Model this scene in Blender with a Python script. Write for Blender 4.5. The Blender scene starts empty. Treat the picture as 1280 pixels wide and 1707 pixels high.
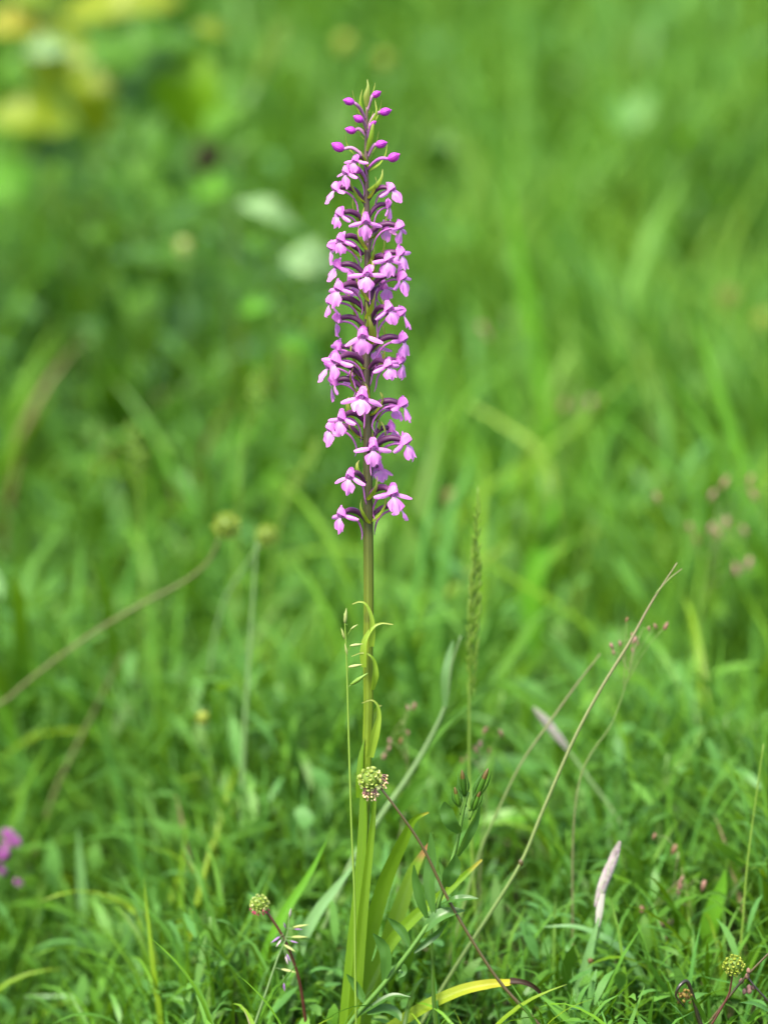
import bpy, math, random
import numpy as np
from mathutils import Vector, Matrix, noise

random.seed(11)
rng = np.random.default_rng(11)
R = math.radians
scene = bpy.context.scene
col = scene.collection

# ------------------------------------------------------------------ camera
PITCH, DIST = R(12.0), 1.60
LENS = 70.2
TARGET = Vector((0.009, 0.028, 0.315))
fwd = Vector((0, math.cos(PITCH), -math.sin(PITCH)))
upv = Vector((0, math.sin(PITCH), math.cos(PITCH)))
rgt = Vector((1, 0, 0))
CAM = TARGET - fwd * DIST
FPX = 1707 * LENS / 24.0
cd = bpy.data.cameras.new('camera')
cam = bpy.data.objects.new('camera', cd)
col.objects.link(cam)
cam.location = CAM
cam.rotation_euler = (R(90) - PITCH, 0, 0)
cd.sensor_fit = 'VERTICAL'
cd.sensor_height = 24.0
cd.lens = LENS
cd.clip_start = 0.02
cd.clip_end = 500
cd.dof.use_dof = True
cd.dof.focus_distance = DIST - 0.012
cd.dof.aperture_fstop = 2.4
scene.camera = cam

# ------------------------------------------------------------------ world, sun, exposure
SUN_EL, SUN_AZ = R(60), R(212)          # azimuth clockwise from +Y: behind the camera, to its left
world = bpy.data.worlds.new('World')
scene.world = world
world.use_nodes = True
wn = world.node_tree
sky = wn.nodes.new('ShaderNodeTexSky')
sky.sky_type = 'NISHITA'
sky.sun_disc = False
sky.sun_elevation = SUN_EL
sky.sun_rotation = SUN_AZ
sky.air_density = 1.0
sky.dust_density = 3.0
wn.links.new(sky.outputs[0], wn.nodes['Background'].inputs[0])
wn.nodes['Background'].inputs[1].default_value = 0.08
sl = bpy.data.lights.new('sun', 'SUN')
sl.energy = 1.5
sl.angle = R(18)
sl.color = (1.0, 0.95, 0.84)
sun = bpy.data.objects.new('sun', sl)
col.objects.link(sun)
sd = Vector((math.sin(SUN_AZ) * math.cos(SUN_EL), math.cos(SUN_AZ) * math.cos(SUN_EL), math.sin(SUN_EL)))
sun.rotation_euler = sd.to_track_quat('Z', 'Y').to_euler()
scene.render.engine = 'CYCLES'
scene.view_settings.view_transform = 'Standard'
scene.view_settings.look = 'None'
scene.view_settings.gamma = 1.0
scene.view_settings.exposure = 2.38
scene.cycles.use_denoising = True
scene.cycles.max_bounces = 6
scene.cycles.diffuse_bounces = 3
scene.cycles.transmission_bounces = 4

# ------------------------------------------------------------------ helpers
def U(px, py, y0=0.0, k=0.09):
    """photo pixel -> point on the upright plane y = y0 + k z"""
    d = fwd + rgt * ((px - 640) / FPX) + upv * ((853.5 - py) / FPX)
    t = (y0 + k * CAM.z - CAM.y) / (d.y - k * d.z)
    return CAM + d * t

def pxm(y):
    """metres per photo pixel at depth y"""
    return (y - CAM.y) / math.cos(PITCH) / FPX

def ground_z(x, y):
    n = noise.noise(Vector((x * 1.3, y * 1.3, 3.1))) * 0.03 + noise.noise(Vector((x * .35, y * .35, 7.7))) * 0.10 * min(1, max(0, y - .6))
    s = 0.060 * max(0.0, y - 1.5) + 0.05 * max(0.0, y - 9)
    f = min(1.0, math.hypot(x, y) / 0.6)
    t = min(1.0, max(0.0, (-x - .075) / .10)); u = min(1.0, max(0.0, (1.0 - y) / .6))
    return n * f + s - .075 * t * t * (3 - 2 * t) * u * u * (3 - 2 * u)      # a shallow hollow beside the orchid

def spline(pts, n):
    pts = [Vector(p) for p in pts]
    if len(pts) == 2:
        return [pts[0].lerp(pts[1], i / (n - 1)) for i in range(n)]
    P = [2 * pts[0] - pts[1]] + pts + [2 * pts[-1] - pts[-2]]
    m = len(pts) - 1
    out = []
    for i in range(n):
        t = i / (n - 1) * m
        s = min(int(t), m - 1); t -= s
        a, b, c, d = P[s:s + 4]
        out.append(0.5 * ((2 * b) + (c - a) * t + (2 * a - 5 * b + 4 * c - d) * t * t + (3 * b - a - 3 * c + d) * t ** 3))
    return out

def interp(vals, t):
    x = t * (len(vals) - 1)
    i = min(int(x), len(vals) - 2)
    return vals[i] + (vals[i + 1] - vals[i]) * (x - i)

class MB:
    def __init__(s):
        s.v = []; s.f = []; s.uv = []
    def tube(s, pts, radii, n=None, sides=8, ribs=0.0, cap=True):
        n = n or max(6, len(pts) * 5)
        c = spline(pts, n)
        b0 = len(s.v)
        nrm = None
        for i in range(n):
            t = (c[min(i + 1, n - 1)] - c[max(i - 1, 0)]).normalized()
            if nrm is None:
                nrm = t.orthogonal().normalized()
            nrm = (nrm - t * nrm.dot(t)).normalized()
            bn = t.cross(nrm)
            r = interp(radii, i / (n - 1))
            for j in range(sides):
                a = 2 * math.pi * j / sides
                rr = r * (1 + (ribs if j % 2 else -ribs))
                s.v.append(c[i] + (nrm * math.cos(a) + bn * math.sin(a)) * rr)
                s.uv.append((j / sides, i / (n - 1)))
        for i in range(n - 1):
            for j in range(sides):
                k = (j + 1) % sides
                s.f.append((b0 + i * sides + j, b0 + i * sides + k, b0 + (i + 1) * sides + k, b0 + (i + 1) * sides + j))
        if cap:
            s.f.append(tuple(b0 + j for j in reversed(range(sides))))
            s.f.append(tuple(b0 + (n - 1) * sides + j for j in range(sides)))
        return s
    def ribbon(s, pts, widths, nrm, n=14, fold=0.0, across=5, twist=0.0, wave=0.0, ph=0.0, roll=0.0):
        """leaf strip; nrm = the way its face looks; fold > 0 lifts the edges towards nrm"""
        c = spline(pts, n)
        b0 = len(s.v)
        nrm = Vector(nrm).normalized()
        side0 = None
        for i in range(n):
            t = (c[min(i + 1, n - 1)] - c[max(i - 1, 0)]).normalized()
            sd_ = t.cross(nrm)
            if sd_.length < 1e-4:
                sd_ = side0 or t.orthogonal()
            sd_.normalize()
            if side0 is not None and sd_.dot(side0) < 0:
                sd_ = -sd_
            side0 = sd_
            f = i / (n - 1)
            q = Matrix.Rotation(twist * f + roll, 3, t)
            sx = q @ sd_
            nx = q @ (t.cross(sd_) * -1)
            if nx.dot(nrm) < 0 and abs(twist * f + roll) < 1.4:
                nx = -nx
            w = interp(widths, f)
            for j in range(across):
                u = 2 * j / (across - 1) - 1
                lift = fold * abs(u) * w * 0.5 + wave * w * math.sin(f * 17 + ph + 2 * u) * abs(u)
                s.v.append(c[i] + sx * (u * w * 0.5) + nx * lift)
                s.uv.append(((u + 1) / 2, f))
        for i in range(n - 1):
            for j in range(across - 1):
                a = b0 + i * across + j
                s.f.append((a, a + 1, a + across + 1, a + across))
        return s
    def grid(s, fn, nu, nv):
        b0 = len(s.v)
        for i in range(nv):
            for j in range(nu):
                s.v.append(Vector(fn(j / (nu - 1), i / (nv - 1))))
                s.uv.append((j / (nu - 1), i / (nv - 1)))
        for i in range(nv - 1):
            for j in range(nu - 1):
                a = b0 + i * nu + j
                s.f.append((a, a + 1, a + nu + 1, a + nu))
        return s
    def blob(s, c, rx, ry, rz, nu=8, nv=6, rot=None, tip=0.0, lump=0.0):
        c = Vector(c); b0 = len(s.v)
        for i in range(nv):
            th = math.pi * i / (nv - 1)
            for j in range(nu):
                a = 2 * math.pi * j / nu
                k = 1 + lump * random.uniform(-1, 1)
                z = math.cos(th)
                rad = math.sin(th) * (1 - tip * max(0, z) ** 1.5)
                p = Vector((rx * rad * math.cos(a) * k, ry * rad * math.sin(a) * k, rz * z * (1 + tip * .4 * max(0, z))))
                s.v.append(c + (rot @ p if rot else p))
                s.uv.append((j / nu, i / (nv - 1)))
        for i in range(nv - 1):
            for j in range(nu):
                k = (j + 1) % nu
                s.f.append((b0 + i * nu + j, b0 + (i + 1) * nu + j, b0 + (i + 1) * nu + k, b0 + i * nu + k))
        return s
    def mesh(s, name, mat, smooth=True):
        me = bpy.data.meshes.new(name)
        me.from_pydata([tuple(v) for v in s.v], [], s.f)
        uvl = me.uv_layers.new(name='UVMap')
        vi = np.empty(len(me.loops), dtype=np.int32)
        me.loops.foreach_get('vertex_index', vi)
        uvl.data.foreach_set('uv', np.array(s.uv, dtype=np.float32)[vi].ravel())
        me.materials.append(mat)
        if smooth:
            me.shade_smooth()
        me.update()
        return me
    def build(s, name, mat, parent=None, smooth=True, origin=None):
        if origin is not None:
            o_ = Vector(origin)
            s.v = [v - o_ for v in s.v]
        o = link(name, s.mesh(name, mat, smooth), parent)
        if origin is not None:
            o.location = origin
        return o

def link(name, data, parent=None):
    o = bpy.data.objects.new(name, data)
    col.objects.link(o)
    o.parent = parent
    return o

def tag(o, label=None, cat=None, group=None, kind=None):
    if label: o['label'] = label
    if cat: o['category'] = cat
    if group: o['group'] = group
    if kind: o['kind'] = kind
    return o

def thing(name, label, cat, loc=(0, 0, 0), group=None, rz=0.0):
    o = link(name, None)
    o.empty_display_size = .02
    o.location = loc
    o.rotation_euler = (0, 0, rz)
    return tag(o, label, cat, group)

class At:
    """builder whose points are world points but whose parts hang under a thing standing at loc"""
    def __init__(s, root):
        s.root = root; s.o = Vector(root.location)
    def part(s, mb, name, mat, parent=None, smooth=True):
        mb.v = [v - s.o for v in mb.v]
        return link(name, mb.mesh(name, mat, smooth), parent or s.root)

# ------------------------------------------------------------------ materials
def mat_base(name):
    m = bpy.data.materials.new(name)
    m.use_nodes = True
    nt = m.node_tree
    nt.nodes.clear()
    out = nt.nodes.new('ShaderNodeOutputMaterial')
    return m, nt, out

def N(nt, kind, **kw):
    n = nt.nodes.new(kind)
    for k, v in kw.items():
        setattr(n, k, v)
    return n

def sheet_shader(nt, out, colour, trans, rough, spec, bump=None, tcol=None):
    p = N(nt, 'ShaderNodeBsdfPrincipled')
    p.inputs['Roughness'].default_value = rough
    p.inputs['Specular IOR Level'].default_value = spec
    nt.links.new(colour, p.inputs['Base Color'])
    if bump is not None:
        nt.links.new(bump, p.inputs['Normal'])
    if trans > 0:
        t = N(nt, 'ShaderNodeBsdfTranslucent')
        if tcol is not None:
            nt.links.new(tcol, t.inputs[0])
        else:
            nt.links.new(colour, t.inputs[0])
        mx = N(nt, 'ShaderNodeMixShader')
        mx.inputs[0].default_value = trans
        nt.links.new(p.outputs[0], mx.inputs[1])
        nt.links.new(t.outputs[0], mx.inputs[2])
        nt.links.new(mx.outputs[0], out.inputs[0])
    else:
        nt.links.new(p.outputs[0], out.inputs[0])

def ramp(nt, stops, fac, interp_='LINEAR'):
    r = N(nt, 'ShaderNodeValToRGB')
    r.color_ramp.interpolation = interp_
    e = r.color_ramp.elements
    while len(e) < len(stops):
        e.new(0.5)
    for el, (p, c) in zip(e, stops):
        el.position = p
        el.color = (*c, 1)
    if fac is not None:
        nt.links.new(fac, r.inputs[0])
    return r

def mth(nt, op, a, b=None, clamp=False):
    n = N(nt, 'ShaderNodeMath', operation=op, use_clamp=clamp)
    for i, x in enumerate((a, b)):
        if x is None: continue
        if isinstance(x, (int, float)): n.inputs[i].default_value = x
        else: nt.links.new(x, n.inputs[i])
    return n.outputs[0]

def mixc(nt, fac, a, b, mode='MIX'):
    n = N(nt, 'ShaderNodeMix', data_type='RGBA', blend_type=mode)
    for i, x in ((0, fac), (6, a), (7, b)):
        if isinstance(x, (int, float)): n.inputs[i].default_value = x
        elif isinstance(x, tuple): n.inputs[i].default_value = (*x, 1)
        else: nt.links.new(x, n.inputs[i])
    return n.outputs[2]

def noise_tex(nt, scale, detail=3, coord=None, rough=.5):
    t = N(nt, 'ShaderNodeTexNoise')
    t.inputs['Scale'].default_value = scale
    t.inputs['Detail'].default_value = detail
    t.inputs['Roughness'].default_value = rough
    if coord is not None:
        nt.links.new(coord, t.inputs['Vector'])
    return t.outputs['Fac']

def foliage(name, stops, trans=.35, rough=.45, spec=.35, veins=30, vein_amt=.18, tip=None, blotch=.25, patch=0.0):
    m, nt, out = mat_base(name)
    geo = N(nt, 'ShaderNodeNewGeometry')
    oi = N(nt, 'ShaderNodeObjectInfo')
    r = mth(nt, 'FRACT', mth(nt, 'ADD', geo.outputs['Random Per Island'], oi.outputs['Random']))
    if patch:
        pn = noise_tex(nt, 1.1, 2, geo.outputs['Position'])
        r = mth(nt, 'ADD', mth(nt, 'MULTIPLY', r, 1 - patch), mth(nt, 'MULTIPLY', mth(nt, 'MULTIPLY', mth(nt, 'SUBTRACT', pn, .28), 2.2, True), patch), True)
    c = ramp(nt, stops, r).outputs[0]
    uv = N(nt, 'ShaderNodeUVMap').outputs[0]
    sep = N(nt, 'ShaderNodeSeparateXYZ')
    nt.links.new(uv, sep.inputs[0])
    if veins:
        s = mth(nt, 'SINE', mth(nt, 'MULTIPLY', sep.outputs[0], veins))
        s = mth(nt, 'MULTIPLY', mth(nt, 'ADD', s, 1), .5 * vein_amt)
        c = mixc(nt, s, c, (.5, .5, .5), 'MULTIPLY')
    if blotch:
        b = noise_tex(nt, 90, 4, geo.outputs['Position'])
        c = mixc(nt, mth(nt, 'MULTIPLY', b, blotch * 2, True), c, (.62, .66, .4), 'MULTIPLY')
    if tip:
        tn = noise_tex(nt, 160, 3, geo.outputs['Position'])
        e = mth(nt, 'ADD', sep.outputs[1], mth(nt, 'MULTIPLY', mth(nt, 'SUBTRACT', tn, .5), tip[3] if len(tip) > 3 else .12))
        for p0, p1, tc in tip[:1]:
            mr = N(nt, 'ShaderNodeMapRange', clamp=True)
            nt.links.new(e, mr.inputs[0])
            mr.inputs[1].default_value = p0; mr.inputs[2].default_value = p1
            c = mixc(nt, mr.outputs[0], c, tc)
    tc = mixc(nt, 1.0, c, (1.35, 1.12, .35), 'MULTIPLY')      # light passed through a leaf is yellower
    sheet_shader(nt, out, c, trans, rough, spec, None, tc)
    return m

G_DARK = (.042, .105, .004); G_MID = (.096, .225, .008); G_BLUE = (.085, .240, .045)
G_YEL = (.185, .295, .008); G_LITE = (.132, .315, .016); STRAW = (.34, .30, .12); BROWN = (.10, .06, .03)
M = {}
M['grass'] = foliage('meadow_grass', [(0, G_DARK), (.25, G_MID), (.5, G_BLUE), (.72, G_LITE), (.9, G_YEL), (1, (.2, .27, .06))], .36, .5, .18, 0, patch=.5)
M['leafmass'] = foliage('undergrowth_leaf', [(0, (.04, .11, .008)), (.3, (.085, .22, .015)), (.55, (.10, .26, .06)), (.8, (.14, .32, .025)), (1, (.22, .33, .02))], .36, .5, .3, 0, blotch=.2, patch=.4)
M['palegrass'] = foliage('pale_slope_grass', [(0, (.10, .26, .02)), (.5, (.14, .33, .045)), (1, (.20, .35, .045))], .38, .5, .2, 0)
M['blade'] = foliage('grass_blade', [(0, G_DARK), (.2, G_MID), (.4, G_BLUE), (.7, G_LITE), (1, G_YEL)], .36, .45, .25, 40, .15)
M['paleblade'] = foliage('pale_grass_blade', [(0, (.14, .33, .09)), (1, (.2, .38, .14))], .35, .35, .6, 40, .12)
M['brightblade'] = foliage('bright_grass_blade', [(0, (.11, .34, .012)), (1, (.14, .36, .02))], .42, .4, .4, 40, .12)
M['straw'] = foliage('dry_straw', [(0, (.26, .23, .10)), (.5, (.17, .13, .07)), (1, (.3, .28, .15))], .2, .6, .2, 40, .2)
M['culm'] = foliage('straw_green_culm', [(0, (.15, .23, .06)), (1, (.19, .27, .08))], .05, .45, .3, 0, 0, tip=[(.35, .9, (.20, .18, .09))])
M['culmgreen'] = foliage('green_culm', [(0, (.15, .27, .03)), (1, (.19, .30, .04))], .05, .45, .4, 0, 0)
M['spikegreen'] = foliage('green_spikelet', [(0, (.22, .40, .04)), (1, (.30, .45, .07))], .3, .45, .4, 0, 0)
M['paleculm'] = foliage('pale_culm', [(0, (.15, .26, .09)), (1, (.19, .29, .11))], .05, .45, .4, 0, 0)
M['herb'] = foliage('herb_leaf', [(0, (.035, .11, .007)), (.5, (.065, .18, .012)), (1, (.10, .24, .02))], .3, .5, .25, 0, blotch=.3)
M['groundleaf'] = foliage('ground_cover_leaf', [(0, (.035, .11, .012)), (.5, (.07, .19, .02)), (1, (.13, .26, .03))], .3, .45, .4, 0, blotch=.2)
M['herbdark'] = foliage('dark_glossy_leaf', [(0, (.055, .15, .02)), (1, (.085, .21, .04))], .3, .4, .5, 0, blotch=.25)
M['herbyellow'] = foliage('yellow_green_leaf', [(0, (.18, .30, .012)), (1, (.25, .31, .012))], .4, .45, .4, 0, blotch=.3)
M['limeleaf'] = foliage('lime_leaf', [(0, (.16, .33, .012)), (1, (.2, .36, .012))], .4, .45, .3, 0, blotch=.3)
M['herborange'] = foliage('turning_leaf', [(0, (.30, .29, .02)), (1, (.28, .26, .02))], .35, .5, .3, 0, blotch=.4)
M['herbpale'] = foliage('pale_underside_leaf', [(0, (.18, .32, .11)), (1, (.22, .36, .14))], .3, .5, .5, 0, blotch=.1)
M['herbstem'] = foliage('herb_stem', [(0, (.09, .2, .03)), (1, (.12, .24, .04))], .05, .4, .4, 0, 0)
M['oleaf'] = foliage('orchid_leaf', [(0, (.15, .30, .010)), (1, (.18, .33, .014))], .38, .38, .45, 75, .5, blotch=.2)
M['oleaf_tip'] = foliage('orchid_leaf_dry_tip', [(0, (.17, .35, .014)), (1, (.2, .37, .018))], .38, .38, .45, 75, .5, tip=[(.90, .99, (.42, .38, .05))], blotch=.2)
M['oleaf_brown'] = foliage('orchid_leaf_brown_tip', [(0, (.19, .35, .02)), (1, (.2, .36, .02))], .38, .38, .45, 75, .5, tip=[(.84, .97, (.35, .15, .07))], blotch=.2)
M['oleaf_yellow'] = foliage('orchid_leaf_yellow', [(0, (.22, .34, .012)), (1, (.24, .36, .012))], .35, .45, .3, 60, .5, tip=[(.45, 1.0, (.46, .42, .02))], blotch=.2)
M['withered'] = foliage('withered_leaf', [(0, (.022, .011, .006)), (1, (.035, .018, .008))], .1, .6, .3, 50, .4)
M['bract'] = foliage('bract', [(0, (.24, .40, .03)), (1, (.32, .46, .05))], .35, .4, .4, 20, .2, tip=[(.6, .98, (.42, .44, .12))])
M['bracttop'] = foliage('bract_top', [(0, (.25, .32, .06)), (1, (.27, .34, .06))], .3, .4, .4, 20, .2)
M['burnetgreen'] = foliage('burnet_floret', [(0, (.30, .42, .06)), (.6, (.46, .55, .16)), (1, (.62, .66, .34))], .3, .4, .5, 0, 0)
M['burnetdull'] = foliage('burnet_dull', [(0, (.24, .33, .03)), (1, (.36, .40, .07))], .2, .5, .3, 0, 0)
M['burnetcore'] = foliage('burnet_core', [(0, (.12, .2, .025)), (1, (.15, .23, .03))], .1, .5, .3, 0, 0)
M['burnetsoft'] = foliage('burnet_soft', [(0, (.26, .36, .04)), (1, (.34, .42, .07))], .2, .5, .3, 0, 0)
M['redstem'] = foliage('dark_red_stalk', [(0, (.07, .018, .014)), (1, (.09, .025, .02))], 0, .35, .5, 0, 0)
M['brownstalk'] = foliage('brown_green_stalk', [(0, (.075, .06, .02)), (1, (.09, .07, .024))], 0, .35, .5, 0, 0, tip=[(.55, .95, (.09, .05, .025))])
M['tanstalk'] = foliage('tan_stalk', [(0, (.11, .12, .04)), (1, (.13, .13, .045))], 0, .5, .3, 0, 0)
M['darkstalk'] = foliage('blackened_stalk', [(0, (.018, .015, .009)), (1, (.025, .02, .01))], 0, .3, .6, 0, 0)
M['filament'] = foliage('pink_filament', [(0, (.5, .14, .25)), (1, (.6, .25, .35))], .2, .5, .3, 0, 0)
M['anther'] = foliage('anther', [(0, (.72, .55, .2)), (.6, (.8, .68, .35)), (1, (.7, .4, .3))], .1, .5, .3, 0, 0)
M['crimson'] = foliage('crimson_stigma', [(0, (.4, .03, .09)), (1, (.5, .06, .15))], .1, .5, .3, 0, 0)
M['violet'] = foliage('violet_spikelet', [(0, (.26, .12, .36)), (1, (.4, .22, .5))], .2, .5, .3, 0, 0)
M['pinkspike'] = foliage('pinkish_spikelet', [(0, (.28, .15, .10)), (.5, (.38, .21, .20)), (1, (.22, .12, .05))], .2, .5, .3, 0, 0)
M['silver'] = foliage('silver_pink_spike', [(0, (.60, .50, .56)), (.6, (.50, .55, .42)), (1, (.66, .50, .64))], .3, .5, .3, 0, 0)
M['lilac'] = foliage('lilac_grey_spikelet', [(0, (.52, .36, .50)), (.45, (.44, .48, .36)), (.7, (.6, .55, .55)), (1, (.58, .40, .58))], .3, .5, .3, 0, 0)
M['vetch'] = foliage('vetch_purple', [(0, (.30, .04, .34)), (1, (.42, .12, .42))], .3, .5, .3, 0, 0)
M['darkhead'] = foliage('dark_seed_head', [(0, (.07, .06, .02)), (1, (.12, .08, .04))], .1, .6, .2, 0, 0)
M['tanhead'] = foliage('tan_head', [(0, (.2, .2, .06)), (1, (.24, .2, .08))], .1, .6, .2, 0, 0)
M['yellowbud'] = foliage('pale_yellow_bud', [(0, (.34, .40, .12)), (1, (.42, .46, .18))], .2, .5, .3, 0, 0)
M['budred'] = foliage('reddish_bud', [(0, (.12, .11, .02)), (1, (.13, .065, .02))], .2, .4, .4, 0, 0)
M['witheredhead'] = foliage('withered_head', [(0, (.10, .06, .015)), (.6, (.2, .14, .03)), (1, (.28, .22, .06))], .1, .6, .2, 0, 0)
M['brownhead'] = foliage('brown_head', [(0, (.2, .13, .06)), (1, (.26, .16, .08))], .1, .6, .2, 0, 0)

def petal(name, c0, c1, deep, trans=.35, along=None):
    m, nt, out = mat_base(name)
    oi = N(nt, 'ShaderNodeObjectInfo')
    uv = N(nt, 'ShaderNodeUVMap').outputs[0]
    sep = N(nt, 'ShaderNodeSeparateXYZ'); nt.links.new(uv, sep.inputs[0])
    c = mixc(nt, oi.outputs['Random'], c0, c1)
    mp = N(nt, 'ShaderNodeMapping'); mp.inputs['Scale'].default_value = (15, 1.3, 1)
    nt.links.new(uv, mp.inputs[0])
    n = noise_tex(nt, 2.2, 3, mp.outputs[0])
    c = mixc(nt, mth(nt, 'MULTIPLY', mth(nt, 'SUBTRACT', n, .42), 2.6, True), c, deep)
    rim = mth(nt, 'MULTIPLY', mth(nt, 'SUBTRACT', mth(nt, 'ABSOLUTE', mth(nt, 'SUBTRACT', sep.outputs[0], .5)), .36), 4.0, True)
    c = mixc(nt, rim, c, deep)
    if along:
        mr = N(nt, 'ShaderNodeMapRange', clamp=True)
        nt.links.new(sep.outputs[1], mr.inputs[0])
        mr.inputs[1].default_value = along[0]; mr.inputs[2].default_value = along[1]
        c = mixc(nt, mr.outputs[0], along[2], c)
    b = N(nt, 'ShaderNodeBump'); b.inputs['Strength'].default_value = .25; b.inputs['Distance'].default_value = .0004
    nt.links.new(n, b.inputs['Height'])
    sheet_shader(nt, out, c, trans, .45, .35, b.outputs[0])
    return m

PINK0, PINK1, PINKD = (.86, .29, .77), (.80, .24, .73), (.62, .11, .58)
M['lip'] = petal('orchid_lip', (.88, .34, .79), (.84, .29, .76), (.66, .15, .62), .34, (0.0, .5, (.89, .45, .82)))
M['hood'] = petal('orchid_hood', PINK0, PINK1, PINKD, .34)
M['sepal'] = petal('orchid_sepal', (.88, .36, .80), (.84, .30, .77), (.66, .15, .62), .36)
M['spur'] = petal('orchid_spur', (.42, .12, .42), (.48, .16, .48), (.30, .07, .30), .12)
M['ovary'] = petal('orchid_ovary', (.10, .022, .085), (.13, .03, .11), (.055, .012, .05), .05)
M['ovarybud'] = petal('orchid_bud_stalk', (.36, .12, .34), (.42, .2, .36), (.3, .2, .2), .1)
M['bud'] = petal('orchid_bud', (.56, .055, .42), (.62, .08, .68), (.42, .03, .48), .25)
M['column'] = petal('orchid_column', (.5, .22, .5), (.45, .16, .46), (.22, .05, .24), .2)

def stem_material():
    m, nt, out = mat_base('orchid_stem')
    geo = N(nt, 'ShaderNodeNewGeometry')
    uv = N(nt, 'ShaderNodeUVMap').outputs[0]
    sep = N(nt, 'ShaderNodeSeparateXYZ'); nt.links.new(uv, sep.inputs[0])
    # pigment along the stem: purple flush in the flower spike, olive below, green near the leaves
    c = ramp(nt, [(0, (.16, .29, .012)), (.26, (.17, .27, .012)), (.42, (.135, .195, .010)), (.56, (.07, .08, .016)), (.8, (.075, .045, .038)), (1, (.14, .09, .07))], sep.outputs[1]).outputs[0]
    s = mth(nt, 'SINE', mth(nt, 'MULTIPLY', sep.outputs[0], 6.2832 * 8))
    c = mixc(nt, mth(nt, 'MULTIPLY', mth(nt, 'ADD', s, 1), .22), c, (.4, .42, .3), 'MULTIPLY')
    n = noise_tex(nt, 60, 4, geo.outputs['Position'])
    c = mixc(nt, mth(nt, 'MULTIPLY', mth(nt, 'SUBTRACT', n, .60), 6, True), c, (.035, .03, .012))
    sheet_shader(nt, out, c, 0, .38, .45)
    return m
M['ostem'] = stem_material()

def ground_material():
    m, nt, out = mat_base('meadow_soil')
    geo = N(nt, 'ShaderNodeNewGeometry')
    a = noise_tex(nt, 18, 6, geo.outputs['Position'], .65)
    b = noise_tex(nt, .9, 3, geo.outputs['Position'])
    soil = ramp(nt, [(.3, (.02, .016, .008)), (.55, (.05, .04, .02)), (.8, (.12, .10, .05))], a).outputs[0]
    moss = ramp(nt, [(.3, (.012, .03, .004)), (.7, (.035, .08, .012))], a).outputs[0]
    c = mixc(nt, mth(nt, 'MULTIPLY', b, 1.3, True), soil, moss)
    bp = N(nt, 'ShaderNodeBump'); bp.inputs['Distance'].default_value = .01
    nt.links.new(a, bp.inputs['Height'])
    sheet_shader(nt, out, c, 0, .9, .1, bp.outputs[0])
    return m
M['soil'] = ground_material()

# ------------------------------------------------------------------ ground
xs = np.concatenate([np.linspace(-70, -4, 12)[:-1], np.linspace(-4, 4, 61), np.linspace(4, 70, 12)[1:]])
ys = np.concatenate([np.linspace(-20, -1, 8)[:-1], np.linspace(-1, 7, 61), np.linspace(7, 140, 26)[1:]])
g = MB()
for y in ys:
    for x in xs:
        g.v.append(Vector((x, y, ground_z(x, y)))); g.uv.append((0, 0))
for i in range(len(ys) - 1):
    for j in range(len(xs) - 1):
        a = i * len(xs) + j
        g.f.append((a, a + 1, a + len(xs) + 1, a + len(xs)))
tag(g.build('ground', M['soil']), 'dark meadow soil and moss under the grass', 'ground', kind='structure')

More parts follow.
